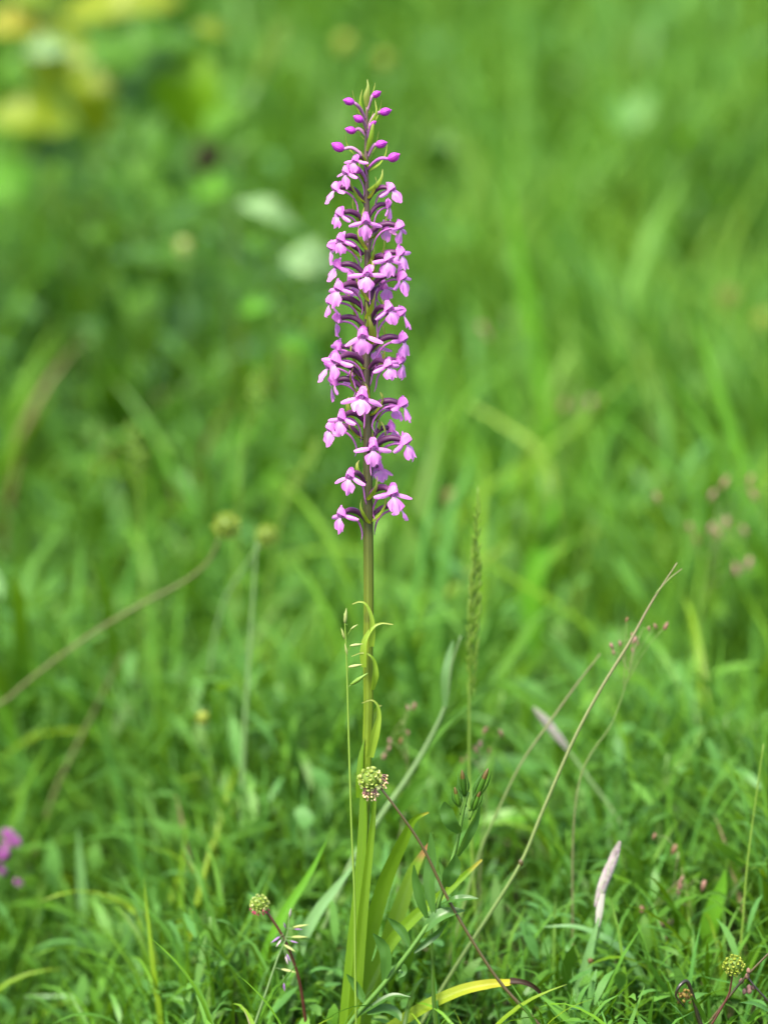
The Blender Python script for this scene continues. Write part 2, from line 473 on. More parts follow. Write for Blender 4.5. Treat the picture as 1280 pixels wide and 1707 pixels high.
# ------------------------------------------------------------------ meadow grass (nobody could count it)
def grass_mass(name, label, n, sampler, Lr, Wr, lean, mat, K=5, seed=1, lift=0.0, tilt=(.03, .35), prof=(.75, 1, .95, .7, .06)):
    rg = np.random.default_rng(seed)
    x, y = sampler(rg, n)
    gap = np.array([noise.noise(Vector((a * 2.6, b * 1.5, 9.3))) + .5 * noise.noise(Vector((a * 7, b * 4, 2.2))) for a, b in zip(x, y)])
    gap2 = np.array([noise.noise(Vector((a * 17, b * 13, 5.1))) for a, b in zip(x, y)])
    keep = np.where(y < .5, gap2 > -.12, gap > np.interp(x, [-.4, .15], [.08, -.36])) | (rg.uniform(0, 1, n) < .14)
    x, y = x[keep], y[keep]
    n = len(x)
    z = np.array([ground_z(a, b) for a, b in zip(x, y)]) - .003
    L = rg.uniform(*Lr, n) * rg.uniform(.6, 1, n)
    hs = height_scale(x, y)
    if lift:
        z = z + rg.uniform(.05, 1, n) * lift * hs
        hs = .55 + .45 * hs
    L = L * hs
    W = rg.uniform(*Wr, n) * (0.7 + 0.3 * np.minimum(hs, 1.4))
    az = rg.uniform(0, 2 * np.pi, n)
    l0 = rg.uniform(*tilt, n) * lean          # lean at the base (radians)
    l1 = rg.uniform(.3, 1.7, n) * lean           # extra lean at the tip
    face = az + np.pi / 2 + rg.normal(0, .5, n)
    t = np.linspace(0, 1, K)
    ang = l0[:, None] + l1[:, None] * t[None] ** 1.6
    ds = L[:, None] / (K - 1)
    hx = np.concatenate([np.zeros((n, 1)), np.cumsum(np.sin(ang[:, :-1]) * ds, 1)], 1)
    hz = np.concatenate([np.zeros((n, 1)), np.cumsum(np.cos(ang[:, :-1]) * ds, 1)], 1)
    w = W[:, None] * np.array(prof)[None] * .5
    cx = x[:, None] + hx * np.cos(az)[:, None]; cy = y[:, None] + hx * np.sin(az)[:, None]; cz = z[:, None] + hz
    sx = np.cos(face)[:, None] * w; sy = np.sin(face)[:, None] * w
    V = np.stack([np.stack([cx - sx, cy - sy, cz], -1), np.stack([cx + sx, cy + sy, cz], -1)], 2)   # n,K,2,3
    idx = (np.arange(n)[:, None] * K * 2 + np.arange(K - 1)[None] * 2)[..., None] + np.array([0, 1, 3, 2])
    me = bpy.data.meshes.new(name)
    me.vertices.add(n * K * 2); me.vertices.foreach_set('co', V.astype(np.float32).ravel())
    nf = n * (K - 1)
    me.loops.add(nf * 4); me.loops.foreach_set('vertex_index', idx.astype(np.int32).ravel())
    me.polygons.add(nf)
    me.polygons.foreach_set('loop_start', np.arange(0, nf * 4, 4, dtype=np.int32))
    me.update(calc_edges=True)
    me.shade_smooth()
    me.materials.append(mat)
    return tag(link(name, me), label, 'grass', kind='stuff')

def height_scale(x, y):
    """sward height: short round the orchid, taller further back and to the back left"""
    y = np.asarray(y); x = np.asarray(x)
    h = np.interp(y, [-.6, -.12, .03, .10, .3, .8, 1.6, 3, 6], [.30, .36, .46, .70, .90, .95, 1.1, 1.4, 1.8])
    h = h * (1 + .55 * np.clip((-x - .05) * 1.6, 0, 1) * np.clip((y - .75) * 1.5, 0, 1))
    near = np.clip(np.hypot(x, y) / .10, .55, 1)
    cl = np.array([noise.noise(Vector((a * 4.2, b * 3.0, 1.7))) + .6 * noise.noise(Vector((a * 11, b * 8, 4.2))) for a, b in zip(x.ravel(), y.ravel())])
    cl = np.clip(1 + cl * np.interp(y, [.1, .8], [.55, .95]), .25, 1.75)
    return h * near * cl

def wedge(y0, y1, power, extra=1.35, pad=.25):
    def f(rg, n):
        y = y0 + (y1 - y0) * rg.uniform(0, 1, n) ** power
        half = (y - CAM.y) * .2 * extra + pad
        x = rg.uniform(-1, 1, n) * half
        return x, y
    return f

LEAF = (.2, .85, 1, .75, .08)
grass_mass('short_grass', 'short fine grass covering the ground round the orchid', 42000, wedge(-.30, .95, .8, 1.2, .12), (.06, .19), (.0013, .0042), 1.3, M['grass'], seed=3)
grass_mass('meadow_grass', 'soft green meadow grass behind the orchid', 17000, wedge(.35, 3.2, .8), (.10, .26), (.005, .013), 1.2, M['grass'], seed=4)
grass_mass('near_undergrowth', 'tangle of small leaves in the short grass round the orchid', 6500, wedge(-.08, .5, .9, 1.2, .1), (.018, .05), (.0035, .009), 1.0, M['leafmass'], seed=12, lift=.10, tilt=(.2, 1.35), prof=LEAF)
grass_mass('far_grass', 'long blurred grass of the meadow slope far behind', 26000, wedge(2.6, 13, .85, 1.5, .6), (.14, .30), (.006, .014), 1.0, M['grass'], seed=5)
grass_mass('leafy_undergrowth', 'mixed small leaves of meadow herbs growing through the grass', 15000, wedge(.22, 3.0, .85), (.025, .075), (.005, .015), 1.0, M['leafmass'], seed=6, lift=.13, tilt=(.2, 1.35), prof=LEAF)
grass_mass('far_undergrowth', 'blurred leafy herbs growing through the far grass', 15000, wedge(2.4, 10, .85, 1.4, .4), (.05, .13), (.012, .035), 1.0, M['leafmass'], seed=7, lift=.2, tilt=(.2, 1.35), prof=LEAF)

def right_slope(rg, n):
    y = 1.0 + 8 * rg.uniform(0, 1, n) ** .9
    return rg.uniform(.0, 1.25, n) * ((y - CAM.y) * .2) + .04, y
grass_mass('pale_slope_grass', 'pale yellow green grass on the open slope to one side', 13000, right_slope, (.14, .28), (.005, .010), .85, M['palegrass'], seed=9)

def ground_leaves():
    rg = random.Random(21)
    mb = MB()
    for i in range(4200):
        y = -.25 + 1.3 * rg.random() ** .9
        x = rg.uniform(-1, 1) * ((y - CAM.y) * .22 + .08)
        z = ground_z(x, y) + rg.uniform(.004, .035)
        a = rg.uniform(0, 6.28); L = rg.uniform(.006, .015)
        d = Vector((math.cos(a), math.sin(a), rg.uniform(-.3, .6))) * L
        p = Vector((x, y, z))
        w = L * rg.uniform(.2, .45)
        mb.ribbon([p, p + d * .5 + Vector((0, 0, L * .15)), p + d], [w * .3, w, w * .8, w * .08], (rg.uniform(-.4, .4), rg.uniform(-.7, .2), 1), 4, .2, 3)
    return tag(mb.build('ground_cover_leaves', M['groundleaf']), 'small green leaves carpeting the ground under the grass', 'leaves', kind='stuff')
ground_leaves()

def litter():
    rg = random.Random(8)
    mb = MB()
    for i in range(260):
        y = -.2 + rg.random() * 1.5
        x = rg.uniform(-1, 1) * ((y - CAM.y) * .25 + .1)
        z = ground_z(x, y) + rg.uniform(.002, .035)
        a = rg.uniform(0, 6.28); L = rg.uniform(.03, .11)
        d = Vector((math.cos(a), math.sin(a), rg.uniform(-.25, .3))) * L
        p = Vector((x, y, z))
        mb.ribbon([p - d * .5, p + Vector((0, 0, rg.uniform(-.006, .012))), p + d * .5], [.0012, .0022, .0006], (0, 0, 1), 5, 0, 2)
    return tag(mb.build('dry_litter', M['straw']), 'dry straw litter lying between the grass', 'litter', kind='stuff')
litter()

# ------------------------------------------------------------------ the orchid
ORC = U(577, 1838)                     # the plant's foot, just under the frame
ORC.z = ground_z(ORC.x, ORC.y)
orchid = thing('orchid', 'tall pink orchid with a dense spike of small flowers on one upright stem', 'orchid', ORC)
OA = At(orchid)
STEM = [(575, 1840), (578, 1720), (586, 1610), (597, 1510), (605, 1400), (610, 1290), (614, 1190), (613.5, 1100), (614.5, 1000), (614, 900), (613, 820), (613, 740), (610, 640), (613, 540), (613, 440), (611, 340), (610.5, 250), (611.5, 175)]
stem_pts = [U(*p) for p in STEM]
mm = .001
stem = OA.part(MB().tube(stem_pts, [.0033, .0033, .0032, .0031, .0030, .0029, .0028, .0028, .0028, .0028, .0027, .0025, .0023, .0021, .0019, .0016, .0011, .0007], 110, 16, .035), 'stem', M['ostem'])
stem_dense = spline(stem_pts, 400)
def stem_at(z):
    return min(stem_dense, key=lambda p: abs(p.z - z))

# --- flower meshes: local -Y faces outward, Z up, the stem lies at +Y
def flower_set(k):
    rd = random.Random(100 + k)
    s = {}
    ph = rd.uniform(0, 6)
    lipw = rd.uniform(.85, 1.15); lipl = rd.uniform(.88, 1.12)
    def lip(u, v):
        q = 2 * u - 1
        l = .84 + .16 * math.exp(-(q / .28) ** 2) - .13 * math.exp(-((abs(q) - .44) / .12) ** 2)
        if abs(q) > .62: l *= 1 - .34 * ((abs(q) - .62) / .38) ** 2
        w = np.interp(v, [0, .15, .35, .6, .8, 1], [1.1, 1.5, 3.1, 4.5, 4.7, 4.3]) * lipw
        x = q * w
        z = -.4 - v * l * 8.6 * lipl
        y = -1.2 - 3.6 * v + 2.0 * v * v + .055 * x * x + .75 * math.sin(6.5 * q + ph) * v * v + .3 * math.sin(13 * q + 2 * ph) * v ** 3 - .5 * math.exp(-(q / .25) ** 2) * math.sin(v * 3.14)
        return (x * mm, y * mm, z * mm)
    s['lip'] = MB().grid(lip, 19, 13).mesh('lip', M['lip'])
    hw = rd.uniform(.92, 1.1); fl = rd.uniform(.0, .35)
    def hood(u, v):
        a = (u - .5) * 2 * math.pi            # 0 = front, +-pi = back
        thm = R(82) + R(36) * (1 - math.cos(a)) / 2
        th = .02 + v * thm
        r = math.sin(th); flare = 1 + fl * max(0, v - .7) * 1.4
        x = 2.45 * hw * r * math.sin(a) * flare * (1 + .18 * math.sin(a) ** 2 * v)
        y = -2.3 * r * math.cos(a) * flare + .1
        z = 1.7 + 3.7 * math.cos(th) - 1.3 * v * v * math.sin(a) ** 2 + .5 * math.exp(-(a / .5) ** 2) * v
        x *= 1 - .12 * math.exp(-((a / .9) ** 2))
        ridge = .35 * math.exp(-(math.sin(a) / .22) ** 2)
        z += ridge * (1 - v * .5)
        return (x * mm, (y - .9 * v * math.exp(-(a / .7) ** 2)) * mm, z * mm)
    s['hood'] = MB().grid(hood, 25, 9).mesh('hood', M['hood'])
    up = rd.uniform(.15, 1.0)
    dp = [Vector((0, 1.6 - .3 * t + 1.6 * up * t - 1.2 * t * t * (1 - up), 1.6 + 5.4 * t * (1 - .1 * t))) * mm for t in (0, .33, .66, 1)]
    s['dorsal'] = MB().ribbon(dp, [.0020, .0034, .0040, .0040, .0034, .0020], (0, -1, .3), 12, .5, 5, rd.uniform(-.4, .4), .05, ph).mesh('dorsal_sepal', M['sepal'])
    droop = (rd.uniform(-.32, .12), rd.uniform(-.32, .12))
    for sd_, nm in ((-1, 'sepal_a'), (1, 'sepal_b')):
        d = droop[(sd_ + 1) // 2]
        pts = [Vector((sd_ * (1.2 + 9.2 * t * math.cos(d)), .2 + (-1.2 * math.sin(t * 3.0) + .8 * t), .5 + 9.2 * t * math.sin(d) - .8 * t * t)) * mm for t in (0, .33, .66, 1)]
        s[nm] = MB().ribbon(pts, [.0014, .0020, .0024, .0026, .0026, .0023, .0012], (0, -1, .35), 12, -.55, 5, rd.uniform(-.5, .5), .04, ph).mesh('sepal', M['sepal'])
    dx = rd.uniform(-2, 2)
    s['spur'] = MB().tube([Vector(p) * mm for p in ((0, .6, -.6), (dx * .2, 4.5, -.2), (dx * .6, 9.0, -2.4), (dx * .9, 12.2, -7.0), (dx * 1.2, 13.4, -12.5), (dx * 1.4, 13.0 + rd.uniform(-2, 2), -16))], [.00075, .00068, .00062, .00055, .00042, .0002], 22, 7).mesh('spur', M['spur'])
    tw = MB().tube([Vector(p) * mm for p in ((0, -.2, 1.2), (0, 2.6, 2.2), (0, 6.5, 2.6), (0, 10.5, 1.1), (0, 13.8, -2.0), (0, 16.6, -6.2))], [.0008, .0013, .00155, .00155, .00125, .0009], 22, 8, .10)
    s['ovary'] = tw.mesh('ovary', M['ovary'])
    cb = MB().blob((0, -.9 * mm, .9 * mm), .0013, .0012, .0016, 8, 6)
    cb.blob((.0006, -.0021, .0012), .0004, .0003, .0007, 6, 5).blob((-.0006, -.0021, .0012), .0004, .0003, .0007, 6, 5)
    s['column'] = cb.mesh('flower', M['column'])
    return s
FS = [flower_set(k) for k in range(14)]
def bract_mesh(k):
    rd = random.Random(300 + k)
    sx = rd.choice((-1, 1)) * rd.uniform(1.8, 3.6)
    curl = rd.uniform(-3, 3)
    pts = [(sx * .3, 16.2, -6.5), (sx, 12.5, -4.0), (sx * 1.2, 9.5, .8), (sx * 1.1, 8.2 + curl * .3, 5.2), (sx * .8, 8.8 + curl, 9.3 + rd.uniform(-1, 2))]
    return MB().ribbon([Vector(p) * mm for p in pts], [.0026, .0040, .0038, .0028, .0017, .0004], (0, .6, .8), 14, .6, 3, rd.uniform(-.5, .5)).mesh('bract', M['bract'])
BR = [bract_mesh(k) for k in range(7)]

# throat pixel, azimuth (0 = towards the camera, negative = to its left), size
FL = [(596, 270, -35, .72), (581, 290, -62, .80), (557, 318, -88, .86), (653, 318, 62, .86), (566, 360, -72, .86), (612, 372, -4, .92),
      (635, 382, 128, .90), (668, 382, 80, .92), (564, 402, -48, .95), (549, 416, -86, .95), (646, 436, 42, .97), (670, 426, 86, .95),
      (563, 447, -100, .95), (612, 460, 0, .98), (673, 466, 82, .97), (632, 480, 140, .95), (562, 484, -55, .97), (547, 506, -84, .98),
      (563, 536, -106, .96), (651, 518, 38, .98), (671, 526, 88, .97), (604, 562, -6, 1.0), (674, 570, 84, 1.0), (626, 582, 160, .95),
      (561, 582, -118, .96), (555, 604, -52, 1.0), (544, 614, -86, 1.0), (556, 640, -100, .98), (650, 612, 36, 1.0), (670, 606, 92, 1.0),
      (604, 665, -8, 1.02), (673, 678, 82, 1.02), (655, 682, 126, .96), (566, 700, -40, 1.02), (547, 718, -84, 1.02), (625, 749, 6, 1.05),
      (680, 740, 84, 1.05), (630, 782, 158, .98), (581, 797, -28, 1.05), (658, 826, 40, 1.05), (666, 850, 100, .95), (566, 861, -44, 1.05),
      (641, 345, 104, .84), (586, 470, -146, .9), (588, 625, -152, .9), (652, 718, 124, .9)]
for i, (px, py, az, s) in enumerate(FL):
    rd = random.Random(500 + i)
    az_ = R(az)
    r = .0172 * s
    p0 = U(px, py)
    # true place: r out from the stem in direction az, height from the pixel
    for it in range(3):
        ax = stem_at(p0.z)
        p0 = U(px, py, ax.y - r * math.cos(az_), 0.0)
    ax = stem_at(p0.z)
    p0.x = ax.x + ((p0.x - ax.x) * .55 + r * math.sin(az_) * .45)
    F = FS[(i * 5 + i // 14) % 14]
    dirx, diry = p0.x - ax.x, p0.y - ax.y
    az_true = math.atan2(dirx, -diry)
    r_true = math.hypot(dirx, diry)
    fl = link('flower', F['column'], orchid)
    fl.location = p0 - ORC
    face = az_true * (.76 + rd.uniform(-.08, .08)) if abs(az) < 112 else az_true
    fl.rotation_euler = (rd.uniform(-.14, .14), rd.uniform(-.16, .16), face)
    s *= rd.uniform(.85, 1.05)
    fl.scale = (s * rd.uniform(.9, 1.1), max(.7 * s, min(1.15 * s, r_true / .0172)), s)
    for nm, key in (('hood', 'hood'), ('dorsal_sepal', 'dorsal'), ('lip', 'lip'), ('sepal', 'sepal_a'), ('sepal', 'sepal_b'), ('spur', 'spur'), ('ovary', 'ovary')):
        c = link(nm, F[key], fl)
        if nm in ('spur', 'ovary'):
            c.rotation_euler = (0, 0, az_true - face)
        if nm in ('lip', 'sepal', 'dorsal_sepal'):
            c.rotation_euler = (rd.uniform(-.28, .28), rd.uniform(-.24, .24), rd.uniform(-.2, .2))
    b = link('bract', BR[i % 7], orchid)
    b.location = p0 - ORC
    b.rotation_euler = (0, 0, az_true + rd.uniform(-.15, .15))
    k = rd.uniform(.8, 1.15) * s
    b.scale = (k, max(.7 * s, min(1.15 * s, r_true / .0172)), k)

# buds near the tip: (bud pixel, foot of its stalk on the stem, size px, side)
for i, (bx, by, fx, fy, sz) in enumerate([(582, 169, 610, 200, 17), (627, 157, 612, 185, 15), (642, 186, 613, 212, 18), (598, 198, 612, 222, 17), (585, 217, 613, 232, 17),
                                          (564, 245, 612, 268, 21), (635, 240, 613, 262, 18), (656, 262, 610, 285, 20), (594, 283, 611, 306, 17), (622, 205, 612, 232, 10)]):
    rd = random.Random(700 + i)
    side = 1 if bx > 612 else -1
    yo = rd.uniform(-.008, .003)
    pb = U(bx, by, yo); pf = U(fx, fy)
    m = pf.lerp(pb, .55) + Vector((0, yo * .3, .0028))
    l = sz * pxm(0)
    out = Vector((side * .85, yo * 30, .45 if i % 2 else .2)).normalized()
    rot = out.to_track_quat('Z', 'Y').to_matrix()
    mb = MB().blob((0, 0, 0), l * .40, l * .38, l * .52, 12, 9, rot, .55)
    bo = link('bud', mb.mesh('bud', M['bud']), orchid)
    bo.location = pb - ORC
    sp = MB()
    for a in range(3):      # the folded sepals stand a little proud of the bud
        an = a * 2.09 + .4
        q = [rot @ (Vector((math.cos(an) * l * .43 * math.sin(t), math.sin(an) * l * .41 * math.sin(t), -math.cos(t) * l * .55))) for t in (.5, 1.1, 1.7, 2.3, 2.85)]
        sp.ribbon(q, [l * .12, l * .42, l * .46, l * .3, l * .05], rot @ Vector((math.cos(an), math.sin(an), 0)), 9, -.35, 5)
    so = link('folded_sepals', sp.mesh('folded_sepals', M['bud']), bo)
    ov = MB().tube([pf, pf.lerp(m, .5) + Vector((0, 0, .001)), m, pb - out * l * .4], [.0006, .0009, .0010, .0008], 14, 7)
    ov.v = [v - pb for v in ov.v]
    link('ovary', ov.mesh('ovary', M['ovarybud'] if i < 7 else M['spur']), bo)
    bp = [pf + Vector((side * .001, 0, -.001)), pf.lerp(pb, .5) + Vector((0, .002, -.0005)), pf.lerp(pb, .72) + Vector((0, .003, .003)), pf.lerp(pb, .70) + Vector((side * .001, .003, .0085))]
    OA.part(MB().ribbon(bp, [.0014, .0022, .0018, .0010, .0003], (-side * .7, -.4, .6), 12, .5, 3), 'bract', M['bract'])
# the pointed green tip of the spike and two broad upper bracts
tip = MB()
tip.ribbon([U(611, 178, -.001), U(610, 160, -.0025), U(613, 145, -.002), U(612, 132, 0)], [.002, .0036, .0026, .0012, .0004], (-.2, -1, .1), 12, -.7, 5)
tip.ribbon([U(612, 178, .001), U(615, 162, .001), U(613.5, 150, 0), U(612, 136, 0)], [.002, .0032, .002, .0008, .0003], (1, .2, .1), 12, -.6, 5)
OA.part(tip, 'bract', M['bracttop'])
for pts, w in (([(612, 252, -.002), (618, 232, -.004), (621, 214, -.004), (623, 202, -.003)], 9), ([(613, 318, -.003), (627, 310, -.006), (636, 297, -.006), (638, 282, -.005)], 8),
               ([(609, 205, .002), (602, 178, .001), (601, 165, .001), (604, 149, .001)], 6), ([(612, 545, -.004), (616, 530, -.006), (613, 515, -.007), (610, 503, -.008)], 8),
               ([(613, 215, -.002), (622, 200, -.003), (628, 186, -.003), (625, 167, -.002)], 6)):
    OA.part(MB().ribbon([U(*p) for p in pts], [w * .6 * pxm(0), w * pxm(0), w * .85 * pxm(0), w * .5 * pxm(0), w * .12 * pxm(0)], (.3, -1, .2), 12, -.5, 3), 'bract', M['bract'])

# small clasping leaves up the stem with hooked tips
P = pxm(0)
def oleaf(pts, widths, nrm, mat, fold=.35, n=26, twist=0, across=7, name='leaf', wave=0, label=None):
    o = OA.part(MB().ribbon([U(*p) for p in pts], [w * P for w in widths], nrm, n, fold, across, twist, wave, .7), name, M[mat])
    if label: o['label'] = label
    return o
oleaf([(619, 1078, -.007), (620, 1055, -.008), (619, 1030, -.008), (611, 1009, -.008), (600, 1003, -.008), (587, 1007, -.008)], [9, 12, 8, 4, 2.6, 1.2], (.5, -1, .3), 'bract', .3, 20)
oleaf([(607, 1112, -.008), (606, 1090, -.009), (609, 1066, -.009), (622, 1046, -.009), (636, 1039, -.008), (655, 1041, -.008)], [10, 13, 10, 5, 3, 1.4], (-.5, -1, .3), 'bract', .3, 20)
oleaf([(620, 1150, -.006), (624, 1128, -.008), (624, 1108, -.008), (618, 1094, -.009), (604, 1088, -.009), (586, 1094, -.009)], [8, 15, 9, 4, 2.6, 1.2], (.8, -1, .3), 'bract', .4, 20)
oleaf([(616, 1262, -.008), (624, 1225, -.010), (631, 1195, -.010), (629, 1176, -.010), (619, 1167, -.010), (603, 1172, -.010)], [13, 17, 9, 4, 2.6, 1.2], (.4, -1, .3), 'bract', .35, 22)
oleaf([(618, 1210, .004), (624, 1190, .006), (630, 1178, .006), (636, 1176, .006)], [8, 8, 5, 1.2], (.3, -1, .3), 'bract', .3, 14)
oleaf([(603, 1330, -.004), (601, 1300, -.005), (602, 1265, -.004), (607, 1232, -.003)], [20, 16, 11, 1.5], (-.7, -1, .1), 'oleaf', .3, 18)
# long strap leaves from the foot
oleaf([(572, 1835, -.010), (576, 1720, -.010), (586, 1600, -.009), (597, 1490, -.008), (605, 1390, -.006), (606, 1310, -.004)], [26, 24, 21, 18, 16, 10], (-.35, -1, .1), 'oleaf', .30, 30)
oleaf([(580, 1835, -.013), (590, 1690, -.014), (600, 1570, -.013), (610, 1470, -.012), (620, 1380, -.011), (627, 1310, -.010)], [22, 23, 19, 15, 11, 2], (.25, -1, .15), 'oleaf', .35, 30)
oleaf([(578, 1835, .006), (585, 1690, .006), (612, 1570, .006), (640, 1470, .006), (672, 1398, .004), (690, 1366, .003), (714, 1354, .002)], [30, 32, 31, 29, 22, 11, 3], (.35, -1, .4), 'oleaf_tip', .28, 34, .35)
oleaf([(588, 1835, .016), (606, 1690, .018), (640, 1590, .020), (668, 1510, .022), (690, 1450, .024), (716, 1404, .025)], [28, 30, 29, 28, 20, 3], (.2, -1, .5), 'oleaf_brown', .25, 30, -.3)
oleaf([(585, 1835, .010), (598, 1690, .012), (640, 1590, .012), (690, 1530, .010), (745, 1485, .008), (803, 1433, .006)], [24, 25, 22, 20, 16, 4], (-.2, -1, .8), 'oleaf_tip', .35, 34, .25)
yl = oleaf([(570, 1845, -.002), (620, 1745, -.004), (690, 1690, -.008), (760, 1655, -.010), (810, 1642, -.012), (852, 1638, -.012)], [18, 22, 23, 21, 18, 11], (-.15, -.8, 1), 'oleaf_yellow', .35, 34, .2, 7, 'leaf', 0, 'drooping yellow leaf with a withered brown tip')
t_ = MB().ribbon([U(850, 1638, -.012), U(868, 1638, -.013), U(885, 1643, -.012), U(897, 1652, -.010), (U(905, 1660, -.009))], [14 * P, 10 * P, 8 * P, 7 * P, 1.5 * P], (-.1, -.6, 1), 14, .8, 5, 1.0)
t_.v = [v - ORC for v in t_.v]
link('withered_tip', t_.mesh('withered_tip', M['withered']), yl)

# ------------------------------------------------------------------ salad burnet heads
def burnet(label, head_px, stalk_px, y0, rpx, headmat='burnetgreen', stalkmat='brownstalk', stamens=0, stigmas=0, rs=2.4, k=0.0, group=None, n=46):
    sc = pxm(y0)
    hp = U(head_px[0], head_px[1], y0, k)
    pts = [U(*p, k) if len(p) == 3 else U(p[0], p[1], y0, k) for p in stalk_px]
    last = pts[-1]
    dirl = (pts[-1] - pts[-2]).normalized()
    foot = last + dirl * .05
    gz = ground_z(foot.x, foot.y)
    if last.z > gz:
        foot.z = min(foot.z, gz - .002) if last.z - gz < .09 else gz - .002
        pts.append(Vector((foot.x, foot.y, foot.z)))
    root = thing('salad_burnet', label, 'burnet', (pts[-1].x, pts[-1].y, ground_z(pts[-1].x, pts[-1].y)), group)
    A = At(root)
    r = rpx * sc
    A.part(MB().tube(pts, [rs * sc * .8, rs * sc, rs * sc * 1.1, rs * sc * 1.2], 34, 7), 'stalk', M[stalkmat])
    hd = A.part(MB().blob(hp, r * .8, r * .8, r * .78, 14, 10, None, 0, .05), 'flower_head', M['burnetcore'])
    fl = MB()
    rb = random.Random(int(head_px[1]))
    ga = math.pi * (3 - math.sqrt(5))
    for i in range(n):
        zz = 1 - 2 * (i + .5) / n
        a = i * ga
        d = Vector((math.cos(a) * math.sqrt(1 - zz * zz), math.sin(a) * math.sqrt(1 - zz * zz), zz))
        rot = d.to_track_quat('Z', 'Y').to_matrix()
        d = (d + Vector((rb.gauss(0, .09), rb.gauss(0, .09), rb.gauss(0, .09)))).normalized()
        c = hp + d * r * rb.uniform(.72, .88)
        for j in range(4):      # four tiny cupped sepals round each floret
            an = j * math.pi / 2 + a
            w = Vector((math.cos(an), math.sin(an), 0))
            fl.ribbon([c + rot @ (w * r * .04), c + rot @ (w * r * .15 + Vector((0, 0, r * .10))), c + rot @ (w * r * .18 + Vector((0, 0, r * .24)))], [r * .14, r * .30, r * .14], rot @ (-w + Vector((0, 0, .3))), 4, .3, 3)
    fl.v = [v - root.location for v in fl.v]
    fo = link('florets', fl.mesh('florets', M[headmat]), hd)
    fo['kind'] = 'stuff'
    rd = random.Random(int(head_px[0]))
    if stamens:
        f1, a1 = MB(), MB()
        for i in range(stamens):
            a = rd.uniform(-2.6, .6) if i % 4 else rd.uniform(-.5, .5)
            low = i % 4 != 0
            d0 = Vector((rd.uniform(-.75, .5), rd.uniform(-.6, .1), -.75)) if low else Vector((.85, rd.uniform(-.4, .2), rd.uniform(-.5, .4)))
            p0 = hp + d0.normalized() * r * .85
            e = p0 + (Vector((rd.uniform(-.2, .25), rd.uniform(-.15, .1), -rd.uniform(.25, 1.05))) if low else Vector((rd.uniform(.15, .7), rd.uniform(-.2, .1), rd.uniform(-.55, .1)))) * r
            f1.tube([p0, p0.lerp(e, .6) + d0 * r * .12, e], [.00016, .00013, .0001], 6, 4)
            a1.blob(e, .00062, .0005, .0006, 6, 5)
        for mbx, nm, mt in ((f1, 'filaments', 'filament'), (a1, 'anthers', 'anther')):
            mbx.v = [v - root.location for v in mbx.v]
            ob = link(nm, mbx.mesh(nm, M[mt]), hd); ob['kind'] = 'stuff'
    if stigmas:
        s1 = MB()
        for i in range(stigmas):
            d0 = Vector((rd.uniform(-1, 1), rd.uniform(-.8, .1), rd.uniform(-.95, -.3))).normalized()
            p0 = hp + d0 * r
            for j in range(4):
                e = p0 + (d0 + Vector((rd.uniform(-.6, .6), rd.uniform(-.6, .6), rd.uniform(-.6, .6)))) * r * .22
                s1.tube([p0, e], [.0003, .00022], 3, 4)
        s1.v = [v - root.location for v in s1.v]
        ob = link('stigmas', s1.mesh('stigmas', M['crimson']), hd); ob['kind'] = 'stuff'
    return root

burnet('green burnet head trailing pale stamens, held against the orchid stem on a long brown stalk', (618, 1299), [(634, 1313, -.012), (668, 1358, -.013), (706, 1415, -.013), (742, 1490, -.014), (785, 1565, -.016), (835, 1640, -.018), (897, 1707, -.02), (950, 1770, -.02)], -.012, 21, stamens=46, rs=2.7)
burnet('small green burnet head with crimson stigmas on a dark red stalk beside violet grass', (433, 1507), [(445, 1520, .02), (465, 1550, .02), (483, 1585, .02), (500, 1640, .02), (512, 1720, .02)], .02, 16, stalkmat='redstem', stigmas=12, rs=2.6)
burnet('olive green burnet head on a side stalk of a thin leaning brown stem', (1222, 1610), [(1220, 1626, -.03), (1217, 1645, -.03), (1212, 1662, -.03), (1190, 1700, -.03), (1165, 1740, -.03)], -.03, 18, 'burnetdull', 'redstem', rs=1.8)
burnet('blurred yellow green burnet head on a long tan stalk arching over the grass', (378, 876), [(366, 898, .36), (348, 935, .36), (310, 968, .36), (250, 1000, .36), (180, 1040, .36), (100, 1095, .36), (20, 1160, .36), (-60, 1250, .36)], .36, 23, 'burnetsoft', 'tanstalk', rs=2.7, n=30)
burnet('pale blurred burnet head on a faint thin stalk among grass tops', (444, 892), [(432, 910, .42), (405, 950, .42), (375, 1000, .42), (355, 1080, .42), (345, 1200, .42)], .42, 18, 'burnetsoft', 'paleculm', rs=2.2, n=30)

# branching stem that crosses behind the olive head, with dangling dried florets
def leaning_branch():
    pts = [U(1300, 1570, -.026), U(1262, 1608, -.026), U(1232, 1640, -.026), U(1200, 1680, -.026), U(1165, 1722, -.026)]
    f = pts[-1] + (pts[-1] - pts[-2]).normalized() * .06; f.z = ground_z(f.x, f.y) - .002
    root = thing('dried_flower_stem', 'thin leaning brown stem with a knot of dried reddish florets', 'stem', (f.x, f.y, ground_z(f.x, f.y)))
    A = At(root)
    A.part(MB().tube(pts + [f], [.0005, .0007, .0007, .0008], 24, 6), 'stalk', M['brownstalk'])
    A.part(MB().tube([U(1244, 1628, -.026), U(1262, 1650, -.028), U(1300, 1690, -.03)], [.0007, .0006, .0006], 12, 6), 'side_stalk', M['darkstalk'])
    rd = random.Random(5)
    for i in range(7):
        c = U(1246 + rd.uniform(-12, 10), 1632 + rd.uniform(-14, 24), -.026 + rd.uniform(-.004, .002))
        A.part(MB().blob(c, .0014, .0012, .0017, 7, 5, None, .3, .2), 'dried_floret', M['pinkspike'])
leaning_branch()

